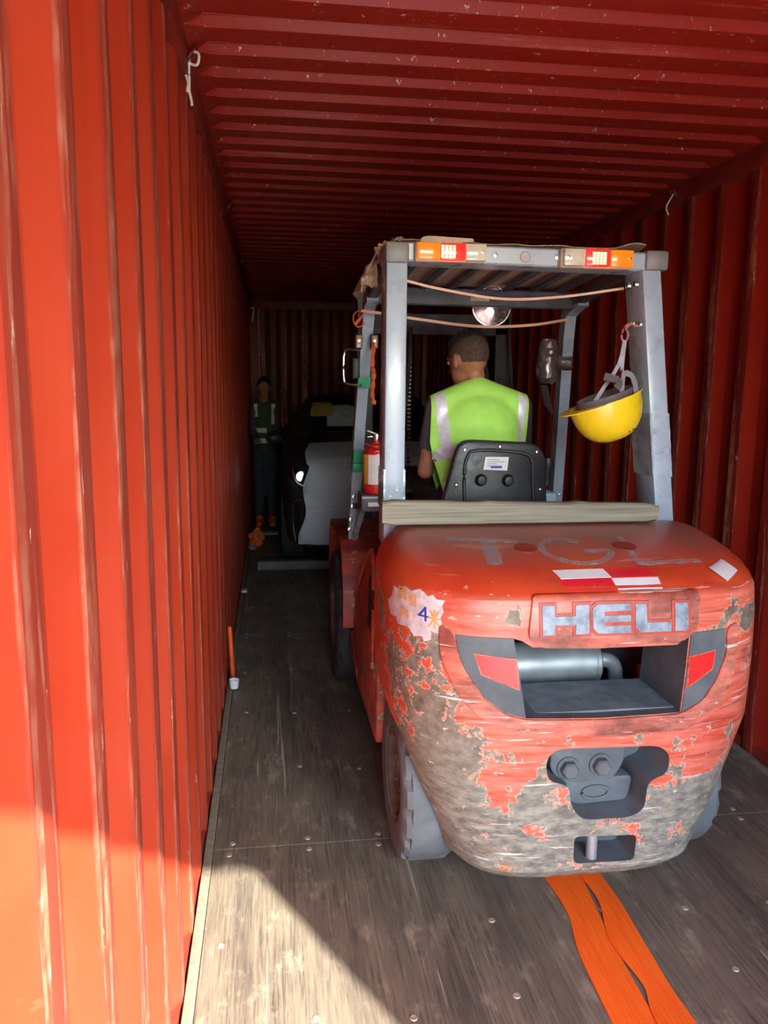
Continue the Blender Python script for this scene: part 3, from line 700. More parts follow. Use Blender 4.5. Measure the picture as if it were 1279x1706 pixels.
# ---- wheels
def tyre(xo, xi, yc, R, rim, name, mat, notches=True):
    """xo = outer face, xi = inner face"""
    s = 1 if xi > xo else -1; w_ = abs(xi-xo); bm = B(); seg = 96
    prof = [(rim, 0.02), (rim+0.012, 0.006), (R*0.80, 0.0), (R-0.035, 0.004), (R-0.012, 0.012), (R-0.002, 0.028), (R-0.0015, 0.0295), (R, 0.05), (R, w_/2), (R, w_-0.05), (R-0.0015, w_-0.0295), (R-0.002, w_-0.028), (R-0.014, w_-0.01), (R*0.8, w_), (rim, w_-0.01)]
    c = V((xo, yc, R)); rings = []
    for j, (r, h) in enumerate(prof):
        ring = []
        for k in range(seg):
            rr = r
            if notches and j in (4, 5, 10, 11) and k % 6 in (0, 1): rr -= 0.014
            a = 2*math.pi*k/seg; ring.append(bm.verts.new(c+V((s*h, math.cos(a)*rr, math.sin(a)*rr))))
        rings.append(ring)
    rings.append(rings[0])
    for a, b_ in zip(rings, rings[1:]):
        for k in range(seg): bm.faces.new((a[k], a[(k+1) % seg], b_[(k+1) % seg], b_[k]))
    wh = part('wheel', lathe(B(), [(0, 0.06), (0.05, 0.06), (0.055, 0.03), (0.10, 0.035), (0.105, 0.06), (rim-0.02, 0.065), (rim-0.012, 0.012), (rim, 0.008), (rim+0.004, 0.03), (rim+0.004, w_-0.02), (0, w_-0.02)] if s > 0 else [(r, -h) for r, h in [(0, 0.06), (0.05, 0.06), (0.055, 0.03), (0.10, 0.035), (0.105, 0.06), (rim-0.02, 0.065), (rim-0.012, 0.012), (rim, 0.008), (rim+0.004, 0.03), (rim+0.004, w_-0.02), (0, w_-0.02)]], c, 'x', 48), M_RIM, F)
    part('tyre', bm, mat, wh, 28)
    for k in range(6):
        a = 2*math.pi*k/6+0.3; cc = c+V((s*0.04, 0.082*math.cos(a), 0.082*math.sin(a)))
        part('wheel_nut', lathe(B(), [(0, -s*0.016), (0.009, -s*0.016), (0.010, 0)], cc, 'x', 6), M_RIM, wh)
tyre(0.652, 0.838, 2.58, 0.285, 0.155, 'r', M_RUB)
tyre(1.738, 1.552, 2.58, 0.285, 0.155, 'r', M_RUB)
tyre(0.572, 0.790, 4.27, 0.355, 0.20, 'f', M_RUBD)
tyre(1.818, 1.600, 4.27, 0.355, 0.20, 'f', M_RUBD)
part('steer_axle', bx(0.85, 1.54, 2.50, 2.66, 0.2, 0.36, bev=0.01), M_STEELD, F)
# ---- chassis and side plates
part('chassis', bx(0.80, 1.59, 2.68, 4.55, 0.24, 0.62, bev=0.01), M_BLACK, F)
sp_ = [(2.83, 0.27), (2.83, 0.98), (2.93, 0.99), (3.10, 0.92), (3.62, 0.62), (3.72, 0.40), (3.70, 0.29), (3.55, 0.25)]
for xa, xb in ((0.632, 0.80), (1.59, 1.758)):
    bm = B(); prism(bm, round_poly(sp_, 0.03, 3), xa, xb, 'yz', 0.006)
    sidep = part('side_plate', bm, M_BODY, F)
    xo_ = xa-0.003 if xa < 1 else xb+0.003
    bm = B(); prism(bm, round_poly([(2.95, 0.66), (2.95, 0.90), (3.05, 0.88), (3.12, 0.66)], 0.02, 3), min(xo_, xo_+0.002), max(xo_, xo_+0.002)+0.001, 'yz'); part('side_opening', bm, M_BLACK, sidep)
    bm = B(); tube(bm, spline([(xo_-0.004 if xa < 1 else xo_+0.004, 2.90, 0.55), (xo_-0.004 if xa < 1 else xo_+0.004, 2.90, 0.97), (xo_-0.004 if xa < 1 else xo_+0.004, 3.10, 0.935), (xo_-0.004 if xa < 1 else xo_+0.004, 3.55, 0.66)], 6), 0.008, 8); part('edge_bead', bm, M_BODY, sidep)
for xa, xb in ((0.588, 0.86), (1.53, 1.802)):
    path = [(3.75, 0.44), (3.765, 0.62), (3.84, 0.80), (3.92, 0.845), (4.25, 0.86), (4.58, 0.84), (4.70, 0.70), (4.75, 0.5)]
    outp = path; inp = [(3.79, 0.44), (3.805, 0.61), (3.88, 0.77), (3.94, 0.81), (4.25, 0.825), (4.56, 0.805), (4.665, 0.68), (4.71, 0.5)]
    bm = B(); prism(bm, outp+inp[::-1], xa, xb, 'yz', 0.004); part('fender', bm, M_BODY, F)
    s0 = xa+0.02 if xa < 1 else xb-0.02
    bm = B(); prism(bm, [(3.50, 0.28), (3.50, 0.33), (3.78, 0.42), (3.80, 0.30)], xa+0.04 if xa < 1 else 1.53, 0.80 if xa < 1 else xb-0.04, 'yz', 0.004); part('step', bm, M_BODY, F)
part('floor_plate', bx(0.80, 1.59, 3.58, 4.45, 0.60, 0.63), M_STEELD, F)
bm = B(); prism(bm, [(2.68, 0.60), (2.68, 1.06), (3.50, 1.02), (3.62, 0.88), (3.60, 0.60)], 0.74, 1.65, 'yz', 0.02); part('engine_hood', bm, M_STEELD, F)
bm = B(); prism(bm, [(4.30, 0.62), (4.20, 1.05), (4.26, 1.16), (4.44, 1.16), (4.48, 0.62)], 0.86, 1.53, 'yz', 0.015); part('dashboard', bm, M_BLACK, F)
# steering wheel
SW = V((1.15, 3.86, 1.20)); rot = Matrix.Rotation(math.radians(-28), 3, 'X')
bm = B(); tube(bm, [SW+rot @ V((0.17*math.cos(t), 0.17*math.sin(t), 0)) for t in [2*math.pi*k/40 for k in range(41)]], 0.013, 10)
sw = part('steering_wheel', bm, M_BLACK, F)
bm = B()
for t in (0.5, 2.6, 4.7): tube(bm, [SW, SW+rot @ V((0.165*math.cos(t), 0.165*math.sin(t), 0))], 0.01, 8)
lathe(bm, [(0, 0.02), (0.035, 0.015), (0.04, -0.01), (0, -0.02)], SW, 'z', 20); part('spokes', bm, M_BLACK, sw)
bm = B(); tube(bm, [SW, (1.15, 4.20, 0.86)], 0.03, 12); part('steering_column', bm, M_BLACK, F)
for k, xx in enumerate((1.42, 1.48)):
    bm = B(); tube(bm, spline([(xx, 4.10, 1.05), (xx, 4.0, 1.16), (xx+0.01, 3.96, 1.25)], 5), 0.008, 8); lathe(bm, [(0, 0.035), (0.018, 0.03), (0.02, 0), (0.008, -0.02)], (xx+0.01, 3.96, 1.25), 'z', 14); part('lever', bm, M_BLACK, F)
# ---- seat
st = thing('tmp', (0, 0, 0), '', ''); bpy.data.objects.remove(st)
bm = bx(0.90, 1.34, 3.08, 3.56, 0.98, 1.06, bev=0.03, seg=3); part('seat', bm, M_BLACKS, F)
back = [(1.000, 1.413), (1.285, 1.400), (1.326, 1.350), (1.333, 1.22), (1.348, 1.06), (0.895, 1.06), (0.905, 1.14), (0.942, 1.29), (0.965, 1.385)]
bm = B(); prism(bm, round_poly(back, 0.035, 5), 3.03, 3.075, 'xz', 0.012)
sb = part('backrest', bm, M_BLACKS, F, 40)
bm = B(); prism(bm, offset_poly(round_poly(back, 0.035, 5), -0.015), 3.06, 3.13, 'xz', 0.02); part('cushion', bm, M_BLACKS, sb, 40)
rg = spline([(1.005, 3.028, 1.08), (0.995, 3.028, 1.26), (1.005, 3.028, 1.345), (1.05, 3.028, 1.372), (1.22, 3.028, 1.362), (1.265, 3.028, 1.33), (1.272, 3.028, 1.24), (1.285, 3.028, 1.08)], 6)
bm = B(); tube(bm, rg, 0.007, 8); part('shell_ridge', bm, M_BLACK, sb)
for x, z in ((0.995, 1.373), (1.135, 1.385), (1.285, 1.365), (0.965, 1.235), (1.305, 1.215)):
    bm = B(); lathe(bm, [(0, -0.008), (0.005, -0.007), (0.008, 0)], (x, 3.03, z), 'y', 10); part('screw', bm, M_CHROME, sb)
for x, z in ((1.063, 1.255), (1.172, 1.253)):
    bm = B(); lathe(bm, [(0, -0.022), (0.016, -0.020), (0.022, -0.010), (0.025, 0)], (x, 3.03, z), 'y', 20); part('knob', bm, M_BLACKS, sb)
bm = B(); prism(bm, [(1.079, 1.346), (1.172, 1.345), (1.167, 1.292), (1.071, 1.296)], 3.0270, 3.031, 'xz'); lb = part('label_plate', bm, M_WHITE, sb, 0)
bm = B()
for k in range(4): box(bm, 1.085, 1.085+(0.05, 0.07, 0.04, 0.06)[k], 3.0262, 3.0272, 1.334-0.008*k, 1.336-0.008*k)
box(bm, 1.10, 1.145, 3.0262, 3.0272, 1.302, 1.309); part('print', bm, M_BLUEI, lb, 0)
# ---- overhead guard
def post(name, p0, p1, w_, d_, mat=M_STEEL): return part(name, beam(B(), p0, p1, w_, d_), mat, F)
pl = post('rear_post', (0.675, 2.80, 1.06), (0.682, 2.84, 2.035), 0.072, 0.13)
pr_ = post('rear_post', (1.690, 2.80, 1.06), (1.588, 2.84, 2.03), 0.070, 0.15)
part('rear_beam', bar(B(), (0.64, 2.84, 2.068), (1.60, 2.84, 2.058), 0.13, 0.062, 0.006), M_STEEL, F)
for xa, xb in ((0.640, 0.722), (1.565, 1.650)):
    part('corner_bracket', bx(xa, xb, 2.762, 2.92, 2.028, 2.098, bev=0.012), simple('grey_bracket', (0.22, 0.23, 0.24), 0.45, 0.1, 0.3), F)
for x0, x1, zb in ((0.69, 0.655, 0.84), (1.63, 1.71, 0.84)):
    pts = [(x1, 3.97, zb), ((x0+x1)/2, 3.82, 1.45), (x0, 3.68, 1.90)]
    bm = B()
    sp2 = spline(pts+[(x0, 3.62, 1.975), (x0, 3.50, 2.005)], 6)
    tube(bm, sp2, 1.0, 4, flat=(0.055, 0.075), up=(1, 0, 0)) if False else None
    bm.free(); bm = B()
    rings = []
    for i, p in enumerate(sp2):
        d = (sp2[min(i+1, len(sp2)-1)]-sp2[max(i-1, 0)]).normalized(); n_ = V((1, 0, 0)).cross(d).normalized()
        rings.append([bm.verts.new(p+V((a*0.025, 0, 0))+n_*b_*0.035) for a, b_ in ((-1, -1), (1, -1), (1, 1), (-1, 1))])
    for a, b_ in zip(rings, rings[1:]):
        for k in range(4): bm.faces.new((a[k], a[(k+1) % 4], b_[(k+1) % 4], b_[k]))
    bm.faces.new(rings[0]); bm.faces.new(rings[-1][::-1])
    fp = part('front_post', bm, M_STEEL, F)
    if x0 < 1: FPL = fp
    for z in (0.90, 0.95, 1.02, 1.07):
        bm = B(); lathe(bm, [(0, -0.012), (0.009, -0.010), (0.012, 0)], (x1-0.02+(z-0.9)*0.1, 3.925-(z-0.9)*0.22, z), 'y', 8); part('bolt', bm, M_CHROME, fp)
for x in (0.69, 1.62):
    part('roof_rail', bar(B(), (x, 2.90, 2.062), (x, 3.55, 2.005), 0.05, 0.055, 0.006), M_STEELD, F)
part('roof_front_beam', bar(B(), (0.70, 3.58, 2.003), (1.63, 3.58, 1.997), 0.05, 0.075, 0.006), M_STEELD, F)
for k in range(7):
    x = 0.79+0.125*k
    part('roof_slat', bar(B(), (x, 2.90, 2.078), (x, 3.57, 2.036), 0.028, 0.018, 0.003), M_STEELD, F)
bm = B(); prism(bm, [(1.13, 2.001), (1.215, 2.000), (1.215, 1.985), (1.13, 1.986)], 3.548, 3.553, 'xz'); part('label_plate', bm, M_CREAM, F, 0)
for x in (1.021, 1.241): # bolts and badge on rear beam
    bm = B(); lathe(bm, [(0, -0.010), (0.008, -0.009), (0.010, 0)], (x, 2.776, 2.062), 'y', 10); part('bolt', bm, M_CHROME, F)
bm = B(); lathe(bm, [(0, -0.006), (0.016, -0.005), (0.022, 0)], (1.128, 2.777, 2.061), 'y', 24); part('beam_badge', bm, simple('pale_badge', (0.45, 0.47, 0.50), 0.5), F)
def taillamp(x0, x1, z0, z1, flip):
    hs = part('tail_lamp', bx(x0-0.004, x1+0.004, 2.745, 2.78, z0-0.004, z1+0.004, bev=0.006), M_CREAM, F)
    L_ = x1-x0; seg = [(0, 0.33, M_AMBER, 'amber'), (0.33, 0.69, M_REDL, 'red'), (0.69, 1.0, M_CLEARL, 'clear')]
    if flip: seg = [(1-b_, 1-a, m_, n_) for a, b_, m_, n_ in seg]
    for a, b_, m_, n_ in seg:
        part('lamp_lens', bx(x0+a*L_+0.0005, x0+b_*L_-0.0005, 2.722, 2.747, z0, z1, bev=0.006), m_, hs, label=n_+' lens segment')
    cx_ = x0+L_*(0.44 if not flip else 0.50); bm = B()
    for i in range(4):
        for j in range(5): box(bm, cx_-0.024+0.013*i, cx_-0.015+0.013*i, 2.7195, 2.7225, z0+0.007+0.0085*j, z0+0.013+0.0085*j)
    part('led_matrix', bm, M_LED, hs, 0)
    bm = B()
    for xx in (x0+0.015, x1-0.015): lathe(bm, [(0, -0.004), (0.005, -0.003), (0.006, 0)], (xx, 2.722, (z0+z1)/2), 'y', 8)
    part('lens_screw', bm, M_CHROME, hs)
taillamp(0.742, 0.978, 2.036, 2.092, False)
taillamp(1.250, 1.500, 2.030, 2.088, True)
bm = B(); prism(bm, round_poly([(0.760, 2.096), (0.768, 2.118), (0.790, 2.124), (0.948, 2.119), (0.950, 2.106), (0.905, 2.104), (0.90, 2.096)], 0.006, 3), 2.79, 2.80, 'xz', 0.002)
part('beacon_bracket', bm, M_CREAM, F)
# wrinkled film round the two rear posts
def film(x, y, w_, d_, z0, z1, lean, mat, name='film_wrap'):
    bm = B(); rings = []; n = 26
    for i in range(n+1):
        t = i/n; z = z0+(z1-z0)*t; ring = []
        for sx, sy in ((-1, -1), (-.33, -1), (.33, -1), (1, -1), (1, 0), (1, 1), (0, 1), (-1, 1), (-1, 0)):
            j = 0.0015*noise.noise(V((sx*3+x*9, sy*3, z*40)))+0.0005
            ring.append(bm.verts.new((x+lean*(z-1.06)+sx*(w_/2+0.002+j), y+0.041*(z-1.06)+sy*(d_/2+0.002+j), z+0.004*noise.noise(V((sx, sy*2, z*9))))))
        rings.append(ring)
    for a, b_ in zip(rings, rings[1:]):
        for k in range(9): bm.faces.new((a[k], a[(k+1) % 9], b_[(k+1) % 9], b_[k]))
    return part(name, bm, mat, F, 20, 'crinkled clear stretch film round the post')
film(0.675, 2.803, 0.072, 0.13, 1.19, 1.33, 0.007, M_FILM)
film(1.690, 2.803, 0.070, 0.15, 1.30, 1.53, -0.105, M_FILM)
# work lamp, mirror and side lamps
wl = part('work_lamp', lathe(B(), [(0, 0.06), (0.03, 0.06), (0.075, 0.03), (0.088, -0.01), (0.082, -0.014), (0.070, 0.012), (0.03, 0.035), (0, 0.038)], (1.252, 3.66, 1.972), 'y', 36), M_REFLR, F)
part('lamp_bulb', lathe(B(), [(0, -0.012), (0.016, -0.006), (0.02, 0.01), (0.012, 0.035), (0, 0.035)], (1.252, 3.66, 1.950), 'y', 16), M_LITBULB, wl)
bm = B(); tube(bm, [(1.252+0.088*math.cos(t), 3.645, 1.972+0.088*math.sin(t)) for t in [2*math.pi*k/40 for k in range(41)]], 0.005, 8); part('lamp_rim', bm, M_CHROME, wl)
bm = B(); tube(bm, spline([(0.668, 3.70, 1.765), (0.60, 3.68, 1.770), (0.583, 3.67, 1.745), (0.583, 3.67, 1.64), (0.600, 3.68, 1.618), (0.665, 3.70, 1.612)], 7), 0.0065, 10)
mr = part('mirror_arm', bm, M_CHROME, F)
part('mirror', bx(0.620, 0.655, 3.66, 3.69, 1.64, 1.735, bev=0.008), M_BLACK, mr)
for xx in (0.645, 0.715):
    bm = bx(xx-0.018, xx+0.018, 3.62, 3.66, 1.77, 1.84, bev=0.01)
    wq = part('side_lamp', bm, M_BLACK, F); part('side_lamp_lens', bx(xx-0.014, xx+0.014, 3.612, 3.622, 1.777, 1.833, bev=0.004), simple('brown_lens', (0.42, 0.26, 0.18), 0.2, coat=1), wq)
def tape(t0, t1):
    # green tape round the left front post
    a = V((0.655, 3.97, 0.84)); b_ = V((0.685, 3.70, 1.84)); p0 = a.lerp(b_, t0); p1 = a.lerp(b_, t1)
    part('tape_band', beam(B(), p0+V((0.001, -0.006, 0)), p1+V((0.001, -0.006, 0)), 0.056, 0.092, 0.002), M_GREEN, F)
tape(0.76, 0.81); tape(0.405, 0.465); tape(0.355, 0.40)
# extinguisher bracket
br = part('bracket_box', bx(0.640, 0.80, 3.43, 3.58, 1.068, 1.140, bev=0.004), M_STEELD, F)
part('bracket_edge', bx(0.641, 0.80, 3.424, 3.430, 1.128, 1.134), M_GALV, br)
part('label_plate', bx(0.668, 0.715, 3.425, 3.430, 1.092, 1.110), M_WHITE, br)
part('bracket_arm', bar(B(), (0.70, 3.52, 1.08), (0.66, 3.90, 1.02), 0.03, 0.03), M_STEELD, F)
part('bracket_strut', bar(B(), (0.665, 3.56, 1.08), (0.655, 3.90, 0.86), 0.025, 0.03), M_STEEL, F)
# ---- mast and forks in front
for x in (0.80, 1.62):
    bm = B(); prism(bm, [(x-0.045, 4.70), (x+0.045, 4.70), (x+0.045, 4.725), (x-0.02, 4.725), (x-0.02, 4.835), (x+0.045, 4.835), (x+0.045, 4.86), (x-0.045, 4.86)], 0.08, 2.14, 'xy'); part('mast_rail', bm, M_BLACK, F)
for x in (0.93, 1.50): part('inner_mast_rail', bx(x-0.03, x+0.03, 4.74, 4.86, 0.1, 2.08, bev=0.004), M_BLACK, F)
part('mast_crosshead', bx(0.76, 1.66, 4.70, 4.80, 1.90, 2.02, bev=0.008), M_STEELD, F)
part('mast_crosshead', bx(0.76, 1.66, 4.72, 4.80, 0.50, 0.60, bev=0.008), M_STEELD, F)
for x in (0.99, 1.43):
    bm = B(); lathe(bm, [(0, 0), (0.035, 0), (0.035, 0.95), (0.022, 0.96), (0.022, 1.75), (0, 1.75)], (x, 4.68, 0.2), 'z', 20); part('lift_cylinder', bm, M_BLACK, F)
for x in (1.055, 1.385):
    bm = B()
    for k in range(58): box(bm, x-0.012, x+0.012, 4.66, 4.672, 0.55+k*0.024, 0.567+k*0.024, bev=0.003, seg=1)
    part('lift_chain', bm, simple('oily_chain', (0.13, 0.11, 0.10), 0.35, 0.8), F)['kind'] = 'stuff'
for pts in ([(1.645, 4.62, 0.7), (1.66, 4.60, 1.4), (1.64, 4.66, 1.95)], [(0.99, 4.60, 1.1), (1.03, 4.58, 1.6), (1.06, 4.66, 1.93)], [(1.50, 4.58, 0.8), (1.52, 4.55, 1.4), (1.47, 4.66, 1.95)]):
    bm = B(); tube(bm, spline(pts, 8), 0.009, 8); part('hydraulic_hose', bm, M_RUBD, F)
part('fork_carriage', bx(0.68, 1.71, 4.90, 4.94, 0.12, 0.55, bev=0.005), M_BLACK, F)
for x in (0.95, 1.44):
    bm = B(); prism(bm, [(4.94, 0.56), (4.98, 0.56), (4.98, 0.10), (6.04, 0.075), (6.04, 0.06), (4.94, 0.06)], x-0.05, x+0.05, 'yz', 0.003); part('fork', bm, M_BLACK, F)
bm = B(); lathe(bm, [(0, 0.06), (0.02, 0.058), (0.024, 0.02), (0.015, 0), (0.015, -0.05), (0, -0.05)], (1.378, 3.16, 1.27), 'z', 16); part('seat_lever', bm, M_BLACK, F)

# ================================================================== THINGS ON THE FORKLIFT
# plank
bm = B(); n = 24; rings = []
for i in range(n+1):
    t = i/n; x = 0.615+0.975*t; j = lambda s: 0.004*noise.noise(V((x*7, s, 3)))
    top = 1.242-0.020*t+j(1)+(0.004 if i in (9, 17) else 0); bot = 1.158; e = 0.008 if i in (0, n) else 0
    rings.append([bm.verts.new(p) for p in ((x, 2.600+j(2), bot+0.004+e), (x, 2.598+j(2), top-0.006-e), (x, 2.606, top-e), (x, 2.648, top-0.002-e), (x, 2.653, top-0.01-e), (x, 2.652, bot+e), (x, 2.606, bot+e))])
for a, b_ in zip(rings, rings[1:]):
    for k in range(7): bm.faces.new((a[k], a[(k+1) % 7], b_[(k+1) % 7], b_[k]))
bm.faces.new(rings[0]); bm.faces.new(rings[-1][::-1])
solo('wooden_plank', bm, M_WOOD, (1.1, 2.63, 1.156), 'weathered grey wooden plank lying across the tail of the red forklift', 'plank')
# cardboard on the overhead guard
def sheet(x0, x1, y0, y1, zf, nx, ny, th=0.004):
    bm = B(); g = []
    for i in range(nx+1):
        row = []
        for j in range(ny+1):
            x = x0+(x1-x0)*i/nx; y = y0+(y1-y0)*j/ny
            row.append(bm.verts.new((x, y, zf(x, y))))
        g.append(row)
    for i in range(nx):
        for j in range(ny): bm.faces.new((g[i][j], g[i+1][j], g[i+1][j+1], g[i][j+1]))
    ex = bmesh.ops.extrude_face_region(bm, geom=bm.faces[:])
    for v in ex['geom']:
        if isinstance(v, bmesh.types.BMVert): v.co.z -= th
    return bm
roofz = lambda y: 2.100-(y-2.9)*0.068
def cz(x, y):
    e = max(0, (3.0-y))*6*0.015
    return roofz(y)+0.010+0.014*max(0, noise.noise(V((x*6, y*2, 1))))+e*(0.35+1.6*max(0, noise.noise(V((x*6+4, 2, 3)))))*2.6
solo('cardboard_sheet', sheet(0.70, 1.62, 2.89, 3.66, cz, 40, 14), M_CARD, (1.15, 3.3, 2.08), 'flattened brown cardboard spread over the forklift roof bars', 'cardboard')
def flap(pts, y0, y1, ny, amp, seed):
    bm = B(); sp = spline([(x, 0, z) for x, z in pts], 6); g = []
    for i, p in enumerate(sp):
        row = []
        for j in range(ny+1):
            t = j/ny; y = y0+(y1-y0)*t; n_ = noise.noise(V((i*0.35, t*5, seed)))*amp
            row.append(bm.verts.new((p.x+n_*0.7-0.01*math.sin(t*9+seed), y+n_, p.z+n_-0.012*math.sin(t*7+i*0.3))))
        g.append(row)
    for a, b_ in zip(g, g[1:]):
        for j in range(ny): bm.faces.new((a[j], a[j+1], b_[j+1], b_[j]))
    ex = bmesh.ops.extrude_face_region(bm, geom=bm.faces[:])
    for v in ex['geom']:
        if isinstance(v, bmesh.types.BMVert): v.co += V((0.004, 0.002, -0.003))
    return bm
def crumple_quad(bm, q4, y, dy, seed, amp=0.010, n=12):
    for lay in (0, 1):
        g = []
        for i in range(n+1):
            row = []
            for j in range(n+1):
                u, v = i/n, j/n; p = V(q4[0]).lerp(V(q4[1]), u).lerp(V(q4[3]).lerp(V(q4[2]), u), v)
                k = noise.noise(V((u*3.2, v*4.5, seed)))*amp
                row.append(bm.verts.new((p.x+k, y+dy*v+k*2+0.004*lay, p.y+0.8*noise.noise(V((u*4, v*3, seed+4)))*amp)))
            g.append(row)
        for i in range(n):
            for j in range(n): bm.faces.new((g[i][j], g[i+1][j], g[i+1][j+1], g[i][j+1]))
        if lay:
            for i in range(n):
                bm.faces.new((g0[i][0], g0[i+1][0], g[i+1][0], g[i][0])); bm.faces.new((g0[i][n], g0[i+1][n], g[i+1][n], g[i][n]))
                bm.faces.new((g0[0][i], g0[0][i+1], g[0][i+1], g[0][i])); bm.faces.new((g0[n][i], g0[n][i+1], g[n][i+1], g[n][i]))
        g0 = g
    return bm
bm = flap([(0.80, 2.118), (0.70, 2.118), (0.655, 2.095), (0.625, 2.04), (0.588, 1.965)], 3.00, 3.32, 16, 0.010, 2)
crumple_quad(bm, [(0.648, 2.075), (0.600, 2.045), (0.578, 1.972), (0.640, 1.968)], 3.02, -0.05, 1.3)
solo('cardboard_sheet', bm, M_CARD, (0.65, 3.1, 2.10), 'larger curled cardboard flap drooping low over the left edge of the forklift roof', 'cardboard', 30)
bm = flap([(0.86, 2.130), (0.74, 2.132), (0.70, 2.128), (0.668, 2.10), (0.655, 2.075)], 2.93, 3.06, 12, 0.016, 5)
crumple_quad(bm, [(0.70, 2.128), (0.640, 2.118), (0.622, 2.085), (0.660, 2.040)], 2.94, -0.02, 7.3, 0.014)
solo('cardboard_sheet', bm, M_CARD, (0.70, 3.0, 2.11), 'small crumpled cardboard piece curling over the left rear roof corner', 'cardboard', 30)
# bent front corners of the sheet facing back towards the beam
# elastic straps
def strap(pts, w_, h_, loc, label):
    bm = B(); tube(bm, spline(pts, 10), 1.0, 4, flat=(w_, h_), up=(0, 1, 0)); return solo('elastic_strap', bm, M_PEACH, loc, label, 'strap')
strap([(0.716, 2.91, 1.992), (0.86, 2.93, 1.965), (1.10, 2.96, 1.938), (1.32, 2.94, 1.948), (1.548, 2.90, 1.980)], 0.009, 0.0018, (1.1, 2.94, 1.94), 'peach elastic strap sagging between the two rear posts just under the roof')
strap([(0.650, 3.58, 1.935), (0.72, 3.55, 1.925), (0.90, 3.53, 1.900), (1.15, 3.50, 1.873), (1.40, 3.54, 1.885), (1.60, 3.60, 1.918)], 0.012, 0.0018, (1.1, 3.54, 1.88), 'peach elastic strap stretched between the front posts below the work lamp')
# orange strap coil and hanging orange cloth on the left front post
bm = B(); tube(bm, [(0.648+0.026*math.cos(t), 3.66+0.01*math.sin(3*t), 1.905+0.034*math.sin(t)) for t in [2*math.pi*k/20 for k in range(21)]], 1.0, 4, flat=(0.006, 0.014), up=(0, 1, 0))
tube(bm, [(0.63, 3.65, 1.88), (0.67, 3.65, 1.93)], 0.008, 6)
solo('strap_coil', bm, M_SHOE, (0.648, 3.66, 1.88), 'small orange strap coil hanging at the top of the left front post', 'strap')
bm = B(); g = spline([(0.708, 3.60, 1.80), (0.702, 3.58, 1.70), (0.706, 3.56, 1.66), (0.699, 3.56, 1.58), (0.708, 3.55, 1.53)], 6)
tube(bm, g, [0.4+0.9*abs(math.sin(i*0.9)) for i in range(len(g))], 6, flat=(0.013, 0.010), up=(0, 1, 0))
solo('orange_ribbon', bm, M_SHOE, (0.705, 3.57, 1.53), 'crumpled orange strap end hanging beside the left front post', 'strap')
# wrapped lamp on the right front post
bm = B(); lathe(bm, [(0, 0.10), (0.028, 0.10), (0.036, 0.085), (0.038, 0.06), (0.046, 0.02), (0.050, -0.03), (0.048, -0.07), (0.030, -0.095), (0, -0.10)], (1.478, 3.50, 1.725), 'z', 28)
box(bm, 1.49, 1.60, 3.48, 3.56, 1.69, 1.75, bev=0.02)
bmesh.ops.subdivide_edges(bm, edges=bm.edges[:], cuts=2, use_grid_fill=True)
for v in bm.verts: v.co += V((noise.noise(v.co*55), noise.noise(v.co*55+V((9, 0, 0))), noise.noise(v.co*55+V((0, 9, 0)))))*0.006
solo('wrapped_lamp', bm, M_FILMD, (1.478, 3.5, 1.62), 'lamp bundled in shiny crinkled film, fixed to the right front post', 'lamp', 15)
bm = B()
for k in range(5): tube(bm, spline([(1.455+0.006*k, 3.5, 1.62), (1.462+0.007*k, 3.49, 1.57), (1.475+0.010*k, 3.5, 1.53-0.012*k)], 5), 0.0025, 6)
solo('loose_cable', bm, M_RUBD, (1.47, 3.5, 1.5), 'thin dark wires dangling under the film-wrapped lamp', 'cable')
# film bundle behind the seat on the right
bm = blobs([('e', (1.405, 3.36, 1.20), (0.045, 0.045, 0.03)), ('e', (1.385, 3.36, 1.235), (0.03, 0.03, 0.05)), ('e', (1.425, 3.36, 1.25), (0.025, 0.03, 0.035))], 0.008, 1)
for v in bm.verts: v.co += V((noise.noise(v.co*60), noise.noise(v.co*60+V((9, 0, 0))), noise.noise(v.co*60+V((0, 9, 0)))))*0.007
solo('plastic_bag', bm, simple('greenish_film', (0.35, 0.42, 0.40), 0.15, 0.2, 0.6, 50), (1.40, 3.36, 1.17), 'crumpled greenish plastic bag beside the driver seat on its right', 'bag', 15)
part('tool_box', bx(1.345, 1.47, 3.28, 3.45, 1.0, 1.165, bev=0.01), M_STEEL, F)
# fire extinguisher
E = thing('fire_extinguisher', (0.712, 3.50, 1.141), 'small red fire extinguisher with a white label beside the left front post', 'extinguisher')
bm = B(); lathe(bm, [(0, 0), (0.052, 0), (0.057, 0.006), (0.057, 0.175), (0.050, 0.198), (0.030, 0.214), (0.016, 0.220), (0.016, 0.235), (0, 0.235)], (0.712, 3.50, 1.141), 'z', 32); part('cylinder', bm, M_EXT, E)
bm = B()
for a0, a1, m_, nm in ((math.radians(225), math.radians(310), M_WHITE, 'label'), (math.radians(185), math.radians(223), simple('amber_label', (0.75, 0.35, 0.04), 0.5), 'label')):
    bm = B(); vs = []
    for k in range(9):
        a = a0+(a1-a0)*k/8; vs.append([bm.verts.new((0.712+0.0582*math.cos(a), 3.50+0.0582*math.sin(a), z)) for z in (1.185, 1.315)])
    for a, b_ in zip(vs, vs[1:]): bm.faces.new((a[0], b_[0], b_[1], a[1]))
    part('label', bm, m_, E)
bm = B(); lathe(bm, [(0, 0.02), (0.017, 0.018), (0.020, 0), (0.018, -0.012), (0, -0.012)], (0.712, 3.50, 1.385), 'z', 16); part('valve', bm, M_CHROME, E)
bm = B(); bar(bm, (0.712, 3.50, 1.405), (0.665, 3.49, 1.420), 0.012, 0.008); bar(bm, (0.712, 3.50, 1.390), (0.668, 3.49, 1.388), 0.012, 0.008); part('lever', bm, M_CHROME, E)
